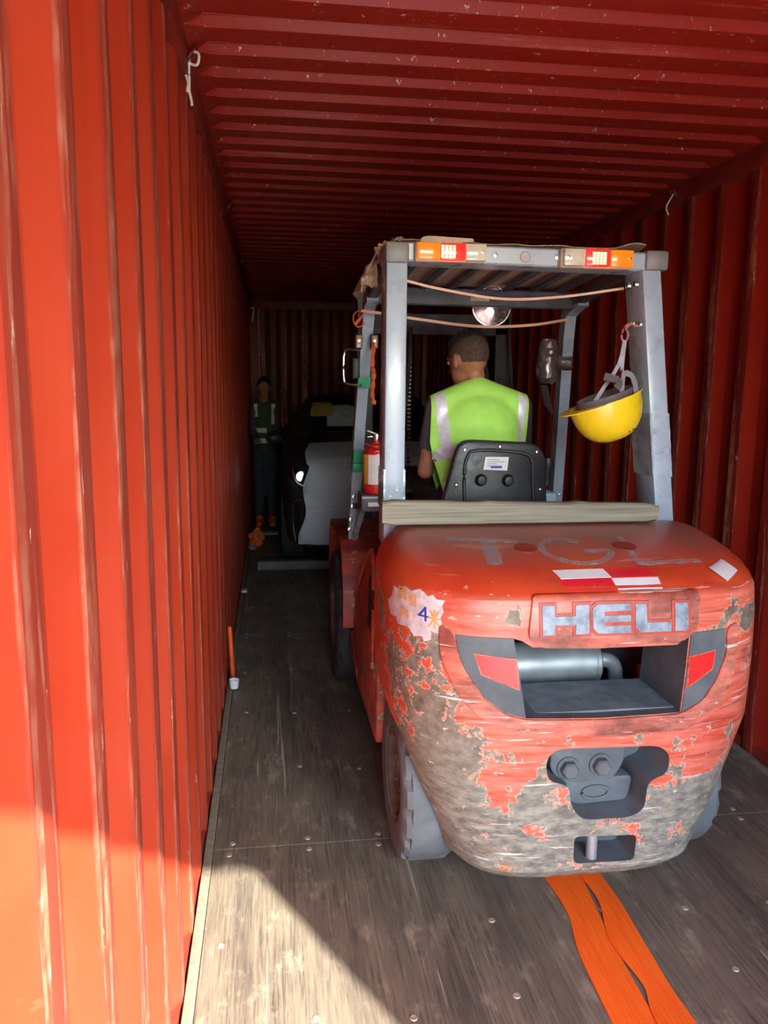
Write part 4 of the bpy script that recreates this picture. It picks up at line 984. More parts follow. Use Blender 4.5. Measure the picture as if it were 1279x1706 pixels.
bm = B(); tube(bm, spline([(0.730, 3.50, 1.385), (0.775, 3.50, 1.36), (0.782, 3.50, 1.28), (0.776, 3.50, 1.19)], 6), 0.009, 10); part('hose', bm, M_BLACK, E)
bm = B(); tube(bm, [(0.712+0.060*math.cos(t), 3.50+0.060*math.sin(t), 1.332) for t in [2*math.pi*k/28 for k in range(29)]], 1.0, 4, flat=(0.010, 0.002)); part('clamp_band', bm, M_CHROME, E)
bm = B()
for v in range(1): tube(bm, spline([(0.66, 3.47, 1.365), (0.70, 3.44, 1.352), (0.75, 3.46, 1.36)], 6), 1.0, 4, flat=(0.02, 0.006))
part('red_collar', bm, M_EXT, E)

# hard hat on a hook
hk = thing('carabiner', (1.515, 2.80, 1.80), 'small metal hook on the inner face of the right rear post', 'hook')
bm = B(); tube(bm, [(1.512+0.012*math.cos(t), 2.79, 1.805+0.022*math.sin(t)) for t in [2*math.pi*k/20 for k in range(21)]], 0.0045, 8); part('ring', bm, M_CHROME, hk)
bm = B(); tube(bm, spline([(1.572, 2.79, 1.842), (1.535, 2.79, 1.846), (1.516, 2.79, 1.832), (1.512, 2.79, 1.822)], 5), 0.008, 8); part('hook_bar', bm, M_CHROME, hk)
bm = B(); lathe(bm, [(0, -0.02), (0.012, -0.02), (0.014, 0.0), (0, 0)], (1.562, 2.79, 1.842), 'x', 10); part('bolt', bm, M_CHROME, hk)
for dy, x in ((0, 1.545), (0.05, 1.540)):
    bm = B(); lathe(bm, [(0, -0.014), (0.011, -0.012), (0.013, 0)], (x+0.008, 2.80+dy, 1.985), 'x', 10); part('bolt', bm, M_CHROME, F)
HH = thing('hard_hat', (1.411, 2.72, 1.44), 'yellow hard hat hanging upside down by its grey straps from the right rear post', 'helmet')
Ry = Matrix.Rotation(math.radians(-19), 3, 'Y'); HC_ = V((1.413, 2.70, 1.578))
bm = B(); rings = []
for i in range(13):
    t = i/12; a = t*math.pi/2; ring = []
    for k in range(48):
        th = 2*math.pi*k/48; c, s = math.cos(th), math.sin(th)
        rx = 0.125*(1+0.05*(-c > 0)); r_ = math.cos(a)**0.75
        p = V((rx*c*r_, 0.105*s*r_, -0.148*math.sin(a)**0.95))
        ring.append(p)
    rings.append(ring)
rim = [p*1.06+V((0, 0, 0.001)) for p in rings[0]]
for k in range(48):
    th = 2*math.pi*k/48; c = -math.cos(th)
    if c > 0.35: rim[k] = rim[k]+V((-0.030*(c-0.35)/0.65, 0, -0.004))
allr = [[V((p.x*0.975, p.y*0.975, p.z*0.97)) for p in r_] for r_ in reversed(rings[:-1])]
seqs = allr+[rim]+[[p+V((0, 0, -0.004)) for p in rim]]+rings[:-1]
vr = [[bm.verts.new(HC_+Ry @ p) for p in r_] for r_ in seqs]
for a, b_ in zip(vr, vr[1:]):
    for k in range(48): bm.faces.new((a[k], a[(k+1) % 48], b_[(k+1) % 48], b_[k]))
bm.faces.new(vr[0]); bm.faces.new(vr[-1][::-1])
shell = part('shell', bm, M_YEL, HH, 40)
for k in range(3):
    p = HC_+Ry @ V((0.005+0.022*k, -0.062, -0.1225)); bm = B(); r_ = bmesh.ops.create_icosphere(bm, subdivisions=2, radius=1)
    for v in bm.verts: v.co = p+V((v.co.x*0.007, v.co.y*0.004, v.co.z*0.003))
    part('vent_hole', bm, M_BLACK, shell)
def hstrap(pts, w_=0.014):
    bm = B(); tube(bm, spline(pts, 8), 1.0, 4, flat=(w_, 0.0018), up=(0, 1, 0)); part('chin_strap', bm, M_STRAPG, HH)
hpt = lambda x, y, z: tuple(HC_+Ry @ V((x, y, z)))
hstrap([(1.512, 2.785, 1.786), (1.478, 2.75, 1.70), (1.40, 2.70, 1.61), hpt(-0.085, -0.03, -0.02)])
hstrap([(1.512, 2.785, 1.786), (1.500, 2.77, 1.69), (1.50, 2.76, 1.67), hpt(0.085, 0.05, -0.02)])
hstrap([(1.500, 2.75, 1.68), (1.470, 2.69, 1.64), hpt(0.02, -0.08, -0.01)], 0.017)
hstrap([(1.505, 2.76, 1.675), (1.52, 2.72, 1.655), hpt(0.09, -0.06, -0.01)], 0.022)
bm = B(); tube(bm, [hpt(0.100*math.cos(t), 0.082*math.sin(t), 0.004) for t in [2*math.pi*k/32 for k in range(33)]], 1.0, 4, flat=(0.003, 0.030)); part('head_band', bm, simple('dark_grey_band', (0.13, 0.11, 0.12), 0.8), HH)
bm = B(); g = [hpt(0.02+0.02*math.sin(k), -0.075+0.01*k, 0.035+0.012*k) for k in range(5)]; tube(bm, spline(g, 5), [1, 1.4]*10+[1], 4, flat=(0.022, 0.002), up=(0, 1, 0)); part('sweat_pad', bm, simple('dark_grey_band', (0.13, 0.11, 0.12), 0.8), HH)

# ================================================================== DRIVER
D = thing('person', (1.115, 3.30, 1.062), 'seated forklift driver seen from behind in a lime reflective vest, head turned left', 'person')
HD = V((1.076, 3.345, 1.718)); yaw = Matrix.Rotation(math.radians(30), 3, 'Z') @ Matrix.Rotation(math.radians(-14), 3, 'X')
hp = lambda x, y, z: HD+yaw @ V((x, y, z))
SL, SR = V((0.945, 3.30, 1.525)), V((1.290, 3.30, 1.530))
EL, ER = V((0.905, 3.36, 1.255)), V((1.335, 3.38, 1.265))
WL_, WR_ = V((0.985, 3.62, 1.195)), V((1.285, 3.63, 1.205))
def hand(wr, grip, side, rr=0.0085):
    """palm lying on the rim, four fingers curled over it and the thumb coming off the inner side"""
    it = []; d = (grip-wr).normalized(); s = d.cross(V((0, 0, 1))).normalized()
    palm0 = wr+d*0.015; palm1 = wr+d*0.075
    for k in (-1.2, -0.4, 0.4, 1.2): it.append(('c', palm0+s*0.012*k, palm1+s*0.017*k, 0.014, 0.0125))
    for k, L_ in zip((-1.5, -0.5, 0.5, 1.5), (0.85, 1.0, 0.96, 0.76)):
        a = palm1+s*0.0155*k; b_ = a+d*0.030*L_+V((0, 0, 0.004)); c = b_+d*0.012*L_-V((0, 0, 0.024*L_)); e = c-d*0.016*L_-V((0, 0, 0.010*L_))
        it += [('c', a, b_, rr*1.1, rr), ('c', b_, c, rr, rr*0.92), ('c', c, e, rr*0.92, rr*0.8)]
    t0 = palm0+s*side*0.020; t1 = t0+s*side*0.022+d*0.028-V((0, 0, 0.012)); t2 = t1+d*0.028-V((0, 0, 0.016))-s*side*0.006
    it += [('c', t0, t1, 0.0125, 0.011), ('c', t1, t2, 0.0105, 0.0085)]
    return it
GL, GR = V((1.01, 3.76, 1.235)), V((1.275, 3.77, 1.240))
limbs = [('e', (1.112, 3.31, 1.42), (0.145, 0.095, 0.17)), ('e', (1.115, 3.32, 1.20), (0.135, 0.10, 0.16)), ('e', (1.118, 3.33, 1.125), (0.155, 0.12, 0.085)),
         ('c', (1.05, 3.31, 1.555), (1.17, 3.31, 1.555), 0.05, 0.05), ('c', (1.112, 3.305, 1.54), (1.10, 3.325, 1.66), 0.054, 0.046),
         ('e', SL, (0.052, 0.055, 0.055)), ('e', SR, (0.052, 0.055, 0.055)), ('c', SL, (1.08, 3.30, 1.575), 0.046, 0.05), ('c', SR, (1.14, 3.30, 1.575), 0.046, 0.05),
         ('c', SL, EL, 0.047, 0.036), ('c', SR, ER, 0.047, 0.036), ('c', EL, WL_, 0.036, 0.024), ('c', ER, WR_, 0.036, 0.024),
         ('e', hp(0, -0.005, 0.020), (0.074, 0.092, 0.090), yaw.to_quaternion()), ('e', hp(0, 0.030, -0.040), (0.056, 0.058, 0.068), yaw.to_quaternion()),
         ('e', hp(0, 0.060, -0.082), (0.030, 0.024, 0.022)), ('c', hp(0, 0.090, 0.012), hp(0, 0.104, -0.020), 0.009, 0.014), ('c', hp(-0.03, 0.078, 0.030), hp(0.03, 0.078, 0.030), 0.013, 0.013),
         ('c', hp(-0.018, 0.088, -0.050), hp(0.018, 0.088, -0.050), 0.008, 0.008),
         ('c', (1.03, 3.33, 1.12), (0.985, 3.74, 1.12), 0.080, 0.060), ('c', (1.20, 3.33, 1.12), (1.25, 3.74, 1.12), 0.080, 0.060),
         ('c', (0.985, 3.74, 1.12), (0.975, 3.88, 0.74), 0.055, 0.038), ('c', (1.25, 3.74, 1.12), (1.26, 3.88, 0.74), 0.055, 0.038)]
for sx in (-1, 1):
    limbs += [('e', hp(sx*0.079, -0.004, -0.002), (0.010, 0.018, 0.031), yaw.to_quaternion()), ('e', hp(sx*0.085, -0.014, 0.008), (0.008, 0.012, 0.020), yaw.to_quaternion())]
limbs += hand(WL_, GL, 1)+hand(WR_, GR, -1)
body = part('body', blobs(limbs, 0.0058, 4), M_SKIN, D, 60)
for sx in (-1, 1):
    part('eye', lathe(B(), [(0, 0.011), (0.008, 0.008), (0.011, 0), (0, -0.011)], hp(sx*0.030, 0.082, 0.012), 'z', 12), simple('eye_white', (0.7, 0.68, 0.65), 0.2), body)
# hair: cropped back and sides, longer tuft on top
hb = blobs([('e', hp(0, -0.012, 0.030), (0.0775, 0.094, 0.086), yaw.to_quaternion())], 0.006, 2)
bmesh.ops.delete(hb, geom=[v for v in hb.verts if (lambda p: p.y > 0.045 or p.z < -0.050 or (abs(p.x) > 0.055 and p.z < 0.018 and p.y > -0.030))(yaw.inverted() @ (v.co-HD))], context='VERTS')
hair = part('hair', hb, M_HAIRS, body, 60, 'short cropped hair at back and sides')
hb = blobs([('e', hp(0.0, 0.0, 0.062), (0.070, 0.086, 0.062), yaw.to_quaternion()), ('e', hp(0.030, -0.03, 0.088), (0.040, 0.055, 0.040)), ('e', hp(0.045, -0.035, 0.05), (0.034, 0.045, 0.045))], 0.006, 1)
for v in hb.verts:
    v.co += (v.co-HD).normalized()*0.010*max(0, noise.noise(v.co*70))+V((0, 0, 0.006*noise.noise(v.co*110)))
part('hair_top', hb, M_HAIR, hair, 30, 'longer black hair on top')
# charcoal T-shirt with sleeves to above the elbow
sl1 = SL.lerp(EL, 0.62); sr1 = SR.lerp(ER, 0.62)
shirt = blobs([('e', (1.112, 3.31, 1.42), (0.155, 0.106, 0.175)), ('e', (1.115, 3.32, 1.20), (0.145, 0.112, 0.16)), ('c', SL, sl1, 0.060, 0.054), ('c', SR, sr1, 0.060, 0.054),
               ('c', SL, (1.08, 3.30, 1.575), 0.052, 0.054), ('c', SR, (1.14, 3.30, 1.575), 0.052, 0.054), ('e', (1.118, 3.33, 1.125), (0.163, 0.126, 0.085))], 0.009, 3)
for A, Bq in ((SL, sl1), (SR, sr1)):
    dd = (Bq-A).normalized()
    bmesh.ops.delete(shirt, geom=[v for v in shirt.verts if (v.co-Bq).dot(dd) > 0.005 and (v.co-Bq).length < 0.12 and abs(v.co.x-1.115) > 0.14 and abs((v.co-A).cross(dd).length) < 0.07], context='VERTS')
bmesh.ops.delete(shirt, geom=[v for v in shirt.verts if v.co.z > 1.615], context='VERTS')
part('t_shirt', shirt, M_SHIRT, body, 60)
# trousers and shoes
tr = blobs([('e', (1.118, 3.33, 1.125), (0.168, 0.13, 0.09)), ('c', (1.03, 3.33, 1.13), (0.985, 3.74, 1.125), 0.088, 0.068), ('c', (1.20, 3.33, 1.13), (1.25, 3.74, 1.125), 0.088, 0.068),
            ('c', (0.985, 3.74, 1.12), (0.975, 3.87, 0.76), 0.066, 0.052), ('c', (1.25, 3.74, 1.12), (1.26, 3.87, 0.76), 0.066, 0.052)], 0.011, 3)
part('trousers', tr, M_TROU, body, 60)
for x in (0.975, 1.26):
    part('shoe', blobs([('e', (x, 3.90, 0.685), (0.042, 0.055, 0.045)), ('c', (x, 3.89, 0.668), (x, 4.04, 0.664), 0.038, 0.032)], 0.009, 2), M_BLACK, body, 60)
# vest: wraps chest and shoulders, open armholes, flares out at the hem on the left
vb = blobs([('e', (1.112, 3.300, 1.43), (0.205, 0.118, 0.175)), ('e', (1.100, 3.305, 1.25), (0.190, 0.125, 0.17)), ('c', (0.945, 3.30, 1.525), (1.08, 3.30, 1.590), 0.066, 0.058), ('c', (1.288, 3.30, 1.53), (1.14, 3.30, 1.590), 0.066, 0.058),
            ('e', (1.11, 3.31, 1.60), (0.060, 0.068, 0.060)), ('c', (0.985, 3.29, 1.28), (0.965, 3.27, 1.19), 0.075, 0.065), ('c', (0.945, 3.30, 1.52), (0.925, 3.31, 1.38), 0.070, 0.066), ('c', (1.288, 3.30, 1.52), (1.305, 3.31, 1.38), 0.070, 0.066)], 0.008, 5)
for co, no in (((0.905, 0, 1.57), (-1, 0, 0.02)), ((0.918, 0, 1.32), (-1, 0, -0.25)), ((1.314, 0, 1.5), (1, 0, -0.06)), ((0, 0, 1.172), (0.25, 0, -1)), ((0, 3.30, 1.655), (0, 0.9, 1))):
    if co[0] == 0 and no[0]: co = (0.93, 0, 1.165)
    g = vb.verts[:]+vb.edges[:]+vb.faces[:]
    bmesh.ops.bisect_plane(vb, geom=g, plane_co=co, plane_no=no, clear_outer=True)
bmesh.ops.delete(vb, geom=[v for v in vb.verts if v.co.z > 1.58 and (v.co-V((1.104, 3.345, 1.66))).length < 0.062], context='VERTS')
for v in vb.verts: v.co.y += 0.006*noise.noise(V((v.co.x*9+v.co.z*6, 0, v.co.z*5)))-0.010*max(0, noise.noise(V((v.co.x*5-v.co.z*7, 3, 0))))
vb.normal_update(); VB = BVHTree.FromBMesh(vb)
vest = part('vest', vb, M_VEST, body, 60)
def strip(poly, t=0.0025): part('reflective_strip', drape(poly, VB, (0, 1, 0), t, 0.002, 0.012), M_REFL, vest)
strip([(0.918, 1.572), (0.962, 1.590), (0.970, 1.50), (0.985, 1.372), (0.945, 1.362), (0.925, 1.48)])
strip([(1.272, 1.585), (1.306, 1.565), (1.296, 1.47), (1.290, 1.36), (1.262, 1.36), (1.268, 1.47)])
strip([(0.908, 1.350), (0.910, 1.300), (1.00, 1.325), (1.10, 1.335), (1.10, 1.380), (1.00, 1.385)], 0.0045)
strip([(0.965, 1.232), (0.930, 1.190), (0.935, 1.165), (0.96, 1.18), (1.0, 1.25), (0.985, 1.262)])

# ================================================================== CAR at the far end
CX = 1.235
C = thing('car', (CX, 8.7, 0), 'black car facing out at the dark far end of the container, one headlamp lit', 'car')
secs = [  # y, half width, z low, z belt, z top, half width top
    (6.62, 0.60, 0.34, 0.58, 0.74, 0.55), (6.66, 0.74, 0.24, 0.66, 0.88, 0.66), (6.76, 0.83, 0.20, 0.74, 0.955, 0.72), (6.95, 0.875, 0.20, 0.80, 1.00, 0.74), (7.3, 0.89, 0.20, 0.85, 1.045, 0.74),
    (7.74, 0.89, 0.20, 0.93, 1.085, 0.72), (7.86, 0.885, 0.20, 0.95, 1.14, 0.68), (8.15, 0.88, 0.20, 0.96, 1.29, 0.62), (8.48, 0.88, 0.20, 0.97, 1.425, 0.57), (8.7, 0.88, 0.20, 0.98, 1.455, 0.57),
    (9.3, 0.88, 0.20, 0.99, 1.46, 0.57), (9.9, 0.88, 0.22, 1.0, 1.42, 0.56), (10.35, 0.87, 0.26, 1.0, 1.25, 0.58), (10.62, 0.84, 0.30, 0.98, 1.08, 0.65), (10.78, 0.76, 0.36, 0.85, 0.95, 0.62)]
bm = B(); rings = []
for y, hw, zl, zb, zt, ht in secs:
    half = [(0, zl), (hw*0.8, zl), (hw*0.97, zl+0.06), (hw, (zl+zb)/2), (hw*0.985, zb), (hw*0.94, zb+0.03), ((hw+ht)/2*0.985, zb+(zt-zb)*0.45), (ht, zt-0.04*(zt-zb)*2), (ht*0.88, zt-0.004), (ht*0.5, zt+0.012), (0, zt+0.016)]
    rings.append([bm.verts.new((CX+sx*x, y, z)) for sx, lst in ((1, half), (-1, half[-2:0:-1])) for x, z in lst])
nR = len(rings[0])
for a, b_ in zip(rings, rings[1:]):
    for k in range(nR): bm.faces.new((a[k], a[(k+1) % nR], b_[(k+1) % nR], b_[k]))
bm.faces.new(rings[0]); bm.faces.new(rings[-1][::-1])
bmesh.ops.subdivide_edges(bm, edges=bm.edges[:], cuts=1, use_grid_fill=True, smooth=0.6)
bmesh.ops.recalc_face_normals(bm, faces=bm.faces)
CB = BVHTree.FromBMesh(bm)
cb = part('car_body', bm, M_CAR, C, 60)
def cy(poly, t=0.004, depth=0.01, step=0.05):
    return drape(poly, CB, (0, 1, 0), t, depth, step)
ws = [(CX-0.60, 1.125), (CX+0.60, 1.125), (CX+0.50, 1.405), (CX+0.3, 1.43), (CX-0.3, 1.43), (CX-0.50, 1.405)]
wsp = part('windscreen', cy(ws, 0.006, 0.004, 0.06), M_GLASS, C)
part('cowl', cy([(CX-0.62, 1.088), (CX+0.62, 1.088), (CX+0.60, 1.122), (CX-0.60, 1.122)], 0.008), M_CARP, C)
part('paper', cy([(0.662, 1.385), (0.875, 1.385), (0.87, 1.262), (0.655, 1.255)], 0.014, 0.002), M_YP, wsp, label='yellowish paper behind the windscreen')
part('paper', cy([(0.825, 1.36), (1.05, 1.368), (1.16, 1.33), (1.16, 1.175), (0.80, 1.172)], 0.011, 0.002), M_WP, wsp, label='pale sheet on the windscreen')
for sx in (-1, 1):
    hx = lambda a: CX+sx*a
    part('headlamp', cy([(hx(0.80), 0.80), (hx(0.66), 0.76), (hx(0.58), 0.78), (hx(0.60), 0.86), (hx(0.80), 0.89)], 0.004, 0.01, 0.03), M_GLASS, C)
    bm = B(); pts = []
    for (x, z) in ((0.80, 0.885), (0.785, 0.80), (0.74, 0.755), (0.60, 0.735)):
        h = CB.ray_cast(V((hx(x), 5, z)), V((0, 1, 0))); pts.append((h[0] if h[0] else V((hx(x), 6.9, z)))+V((0, -0.008, 0)))
    tube(bm, spline(pts, 6), 0.007, 6); part('lamp_strip', bm, simple('pale_strip', (0.5, 0.5, 0.5), 0.3), C)
    bm = B(); h = CB.ray_cast(V((hx(0.735), 5, 0.825)), V((0, 1, 0))); yy = (h[0].y if h[0] else 6.8)
    lathe(bm, [(0, -0.012), (0.030, -0.010), (0.042, 0.0), (0.042, 0.01)], (hx(0.735), yy-0.004, 0.825), 'y', 24)
    if sx < 0: part('headlamp_bulb', bm, M_HL, C, label='lit round headlamp')
    else: part('headlamp_bulb', bm, M_CHROME, C)
    part('bumper_intake', cy([(hx(0.80), 0.60), (hx(0.66), 0.62), (hx(0.62), 0.30), (hx(0.76), 0.27)], 0.003, 0.01, 0.04), M_BLACK, C)
    for k in range(5): part('grille_bar', cy([(hx(0.785), 0.35+0.05*k), (hx(0.66), 0.355+0.05*k), (hx(0.66), 0.367+0.05*k), (hx(0.785), 0.362+0.05*k)], 0.010, 0.01, 0.04), M_CARP, C)
    bm = B(); pts = []
    for (x, z) in ((0.74, 0.64), (0.80, 0.60), (0.805, 0.42), (0.785, 0.27)):
        h = CB.ray_cast(V((hx(x), 5, z)), V((0, 1, 0))); pts.append((h[0] if h[0] else V((hx(x), 6.9, z)))+V((0, -0.006, 0)))
    tube(bm, spline(pts, 6), 0.006, 6); part('bumper_trim', bm, simple('dim_chrome', (0.20, 0.19, 0.20), 0.3, 0.6), C)
    mp_ = blobs([('e', (hx(0.955), 7.95, 1.06), (0.085, 0.06, 0.06)), ('c', (hx(0.86), 7.98, 1.02), (hx(0.95), 7.96, 1.04), 0.02, 0.02)], 0.014, 2); part('wing_mirror', mp_, M_CAR, C)
    for yw in (7.38, 9.98):
        bm = B(); lathe(bm, [(0.19, 0.02), (0.21, 0), (0.30, 0.0), (0.33, 0.03), (0.33, 0.19), (0.30, 0.21), (0.19, 0.21)], (CX+sx*0.90 if sx < 0 else CX+0.69, yw, 0.33), 'x', 40, closed=True); t_ = part('tyre', bm, M_RUBD, C)
        bm = B(); lathe(bm, [(0, 0.05), (0.05, 0.05), (0.19, 0.03), (0.19, 0.18), (0, 0.18)], (CX+sx*0.90 if sx < 0 else CX+0.69, yw, 0.33), 'x', 20); part('wheel', bm, M_GALV, t_)
part('front_grille', cy([(CX-0.45, 0.62), (CX+0.45, 0.62), (CX+0.40, 0.36), (CX-0.40, 0.36)], 0.003, 0.01, 0.05), M_BLACK, C)
for sx in (-1, 1):
    bm = B(); tube(bm, spline([(CX+sx*0.66, 7.83, 1.125), (CX+sx*0.62, 8.1, 1.27), (CX+sx*0.56, 8.45, 1.425), (CX+sx*0.56, 8.8, 1.465)], 6), 0.018, 8); part('roof_pillar', bm, M_CARP, C)
bm = B(); tube(bm, spline([(CX-0.45, 7.80, 1.125), (CX-0.15, 7.83, 1.145), (CX+0.2, 7.85, 1.155)], 5), 0.008, 6); part('wiper', bm, M_BLACK, C)
# foam sheet hung over the bonnet
bm = B(); g = []; nx, ny = 24, 60
for i in range(nx+1):
    row = []; x = i/nx
    for j in range(ny+1):
        t = j/ny
        if t < 0.35:
            yy = 7.30-t/0.35*0.60; px = 0.60+x*1.1-0.06*math.sin(t*6)
        else: yy = 6.70; px = 0.55+x*1.15-0.10*(t-0.35)-0.02*math.sin(t*15)
        if t < 0.35:
            h = CB.ray_cast(V((px, yy, 3)), V((0, 0, -1))); z = (h[0].z if h[0] else 0.9)+0.018; p = V((px, yy, z))
            zlast = z
        else:
            u = (t-0.35)/0.65; z = 0.915-u*0.66; h = CB.ray_cast(V((px, 5, z)), V((0, 1, 0)))
            yb = min(h[0].y if h[0] else 6.70, 6.70)-0.022-0.015*math.sin(u*3.1); p = V((px, yb, z))
        p += V((0, -1, 0.2))*0.006*noise.noise(V((px*2, p.z*26, 1)))
        row.append(bm.verts.new(p))
    g.append(row)
for i in range(nx):
    for j in range(ny): bm.faces.new((g[i][j], g[i+1][j], g[i+1][j+1], g[i][j+1]))
ex = bmesh.ops.extrude_face_region(bm, geom=bm.faces[:])
for v in ex['geom']:
    if isinstance(v, bmesh.types.BMVert): v.co += V((0, -0.006, 0.003))
solo('foam_sheet', bm, M_FOAM, (1.1, 6.7, 0.25), 'blue-grey ribbed foam sheet draped over the bonnet and bumper of the black car', 'sheet', 60)
# beam on the floor before the car
bm = bx(0.125, 2.2, 6.83, 6.93, 0.0, 0.075, bev=0.006)
solo('floor_beam', bm, simple('dusty_beam', (0.16, 0.145, 0.15), 0.7, 0, 0.3), (1.1, 6.88, 0), 'grey beam lying across the floor in front of the black car', 'beam')

# ================================================================== WORKER in the gap beside the car
P2 = thing('person', (0.185, 9.0, 0.0), 'worker standing in the dark gap left of the black car in a reflective vest', 'person')
X, Yp = 0.185, 9.0
wb = [('e', (X, Yp, 1.16), (0.115, 0.10, 0.20)), ('e', (X, Yp, 0.92), (0.115, 0.10, 0.12)), ('c', (X-0.085, Yp, 1.34), (X+0.085, Yp, 1.34), 0.055, 0.055), ('c', (X, Yp, 1.34), (X, Yp-0.02, 1.46), 0.05, 0.045),
      ('e', (X, Yp-0.03, 1.54), (0.072, 0.09, 0.10)), ('c', (X, Yp-0.115, 1.545), (X, Yp-0.125, 1.52), 0.010, 0.014), ('e', (X, Yp-0.07, 1.48), (0.045, 0.045, 0.05)), ('c', (X-0.07, Yp-0.03, 1.54), (X-0.078, Yp-0.03, 1.53), 0.015, 0.01), ('c', (X+0.07, Yp-0.03, 1.54), (X+0.078, Yp-0.03, 1.53), 0.015, 0.01)]
for s in (-1, 1):
    sh = V((X+s*0.115, Yp, 1.33)); el = V((X+s*0.125, Yp-0.05, 1.06)); wr = V((X+s*0.08, Yp-0.24, 0.98))
    wb += [('c', sh, el, 0.042, 0.034), ('c', el, wr, 0.033, 0.023)]
    for k in range(4): wb.append(('c', wr+V(((k-1.5)*0.015, -0.02, 0)), wr+V(((k-1.5)*0.018, -0.12, -0.03)), 0.012, 0.008))
    wb.append(('c', wr+V((-s*0.02, -0.03, 0)), wr+V((-s*0.045, -0.07, -0.02)), 0.012, 0.009))
    wb += [('c', (X+s*0.06, Yp, 0.88), (X+s*0.065, Yp-0.01, 0.48), 0.072, 0.050), ('c', (X+s*0.065, Yp-0.01, 0.48), (X+s*0.07, Yp, 0.09), 0.048, 0.034)]
b2 = part('body', blobs(wb, 0.011, 3), M_SKIN, P2, 60)
part('hair', blobs([('e', (X, Yp-0.015, 1.57), (0.080, 0.092, 0.090))], 0.012, 1), M_HAIR, b2, 60)
vb2 = blobs([('e', (X, Yp, 1.17), (0.130, 0.118, 0.22)), ('e', (X, Yp, 0.95), (0.130, 0.118, 0.14)), ('c', (X-0.085, Yp, 1.34), (X+0.085, Yp, 1.34), 0.066, 0.066)], 0.012, 2)
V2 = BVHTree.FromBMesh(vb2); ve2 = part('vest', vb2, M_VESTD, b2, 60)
for poly in ([(X-0.115, 1.36), (X-0.075, 1.36), (X-0.07, 1.22), (X-0.105, 1.22)], [(X+0.075, 1.36), (X+0.115, 1.36), (X+0.105, 1.14), (X+0.07, 1.14)],
             [(X-0.10, 1.10), (X+0.02, 1.10), (X+0.02, 1.05), (X-0.10, 1.05)], [(X-0.12, 0.985), (X+0.115, 0.985), (X+0.115, 0.935), (X-0.12, 0.935)]):
    part('reflective_strip', drape(poly, V2, (0, 1, 0), 0.004, 0.004, 0.03), M_REFL, ve2)
sl = []
for s in (-1, 1):
    sh = V((X+s*0.112, Yp, 1.33)); el = V((X+s*0.125, Yp-0.05, 1.06)); wr = V((X+s*0.085, Yp-0.22, 0.985)); sl += [('c', sh, el, 0.050, 0.043), ('c', el, wr, 0.042, 0.032)]
part('sleeves', blobs(sl, 0.012, 2), M_SHIRT, b2, 60)
tb = [('e', (X, Yp, 0.86), (0.128, 0.115, 0.10))]
for s in (-1, 1): tb += [('c', (X+s*0.06, Yp, 0.86), (X+s*0.065, Yp-0.01, 0.46), 0.080, 0.060), ('c', (X+s*0.065, Yp-0.01, 0.46), (X+s*0.07, Yp, 0.14), 0.058, 0.050)]
part('trousers', blobs(tb, 0.014, 2), M_TROU, b2, 60)
for s in (-1, 1): part('shoe', blobs([('e', (X+s*0.07, Yp, 0.07), (0.045, 0.06, 0.065)), ('c', (X+s*0.07, Yp-0.02, 0.045), (X+s*0.075, Yp-0.15, 0.04), 0.042, 0.036)], 0.012, 1), M_SHOE, b2, 60)

# ================================================================== LOOSE THINGS
def webbing(L_, R_, z0, loc, label):
    bm = B(); n = len(L_); rows = []
    lp = spline([(x, y, 0) for x, y in L_], 6); rp = spline([(x, y, 0) for x, y in R_], 6)
    for a, b_ in zip(lp, rp):
        row = []
        for k in range(7):
            t = k/6; p = a.lerp(b_, t); p.z = z0+0.006*max(0, noise.noise(V((p.x*7, p.y*6, z0*99))))+0.006*(1-abs(2*t-1))*0.4
            row.append(bm.verts.new(p))
        rows.append(row)
    for a, b_ in zip(rows, rows[1:]):
        for k in range(6): bm.faces.new((a[k], a[k+1], b_[k+1], b_[k]))
    ex = bmesh.ops.extrude_face_region(bm, geom=bm.faces[:])
    for v in ex['geom']:
        if isinstance(v, bmesh.types.BMVert): v.co.z += 0.0025
    return solo('lashing_strap', bm, M_ORANGE, loc, label, 'strap', 40)
webbing([(1.145, 3.0), (1.140, 2.60), (1.138, 2.36), (1.150, 2.16), (1.118, 1.98), (1.108, 1.73), (1.10, 1.45)], [(1.245, 3.0), (1.245, 2.60), (1.262, 2.36), (1.252, 2.20), (1.232, 1.98), (1.225, 1.73), (1.21, 1.45)], 0.001, (1.18, 2.1, 0.0), 'orange lashing strap running out under the forklift, the left of the two side by side')
webbing([(1.255, 3.0), (1.255, 2.60), (1.258, 2.36), (1.268, 2.20), (1.228, 2.02), (1.245, 1.84), (1.222, 1.73), (1.205, 1.45)], [(1.335, 3.0), (1.335, 2.60), (1.330, 2.36), (1.335, 2.20), (1.325, 2.02), (1.318, 1.84), (1.320, 1.73), (1.33, 1.45)], 0.005, (1.29, 2.1, 0.0), 'orange lashing strap running out under the forklift, the right of the two side by side')
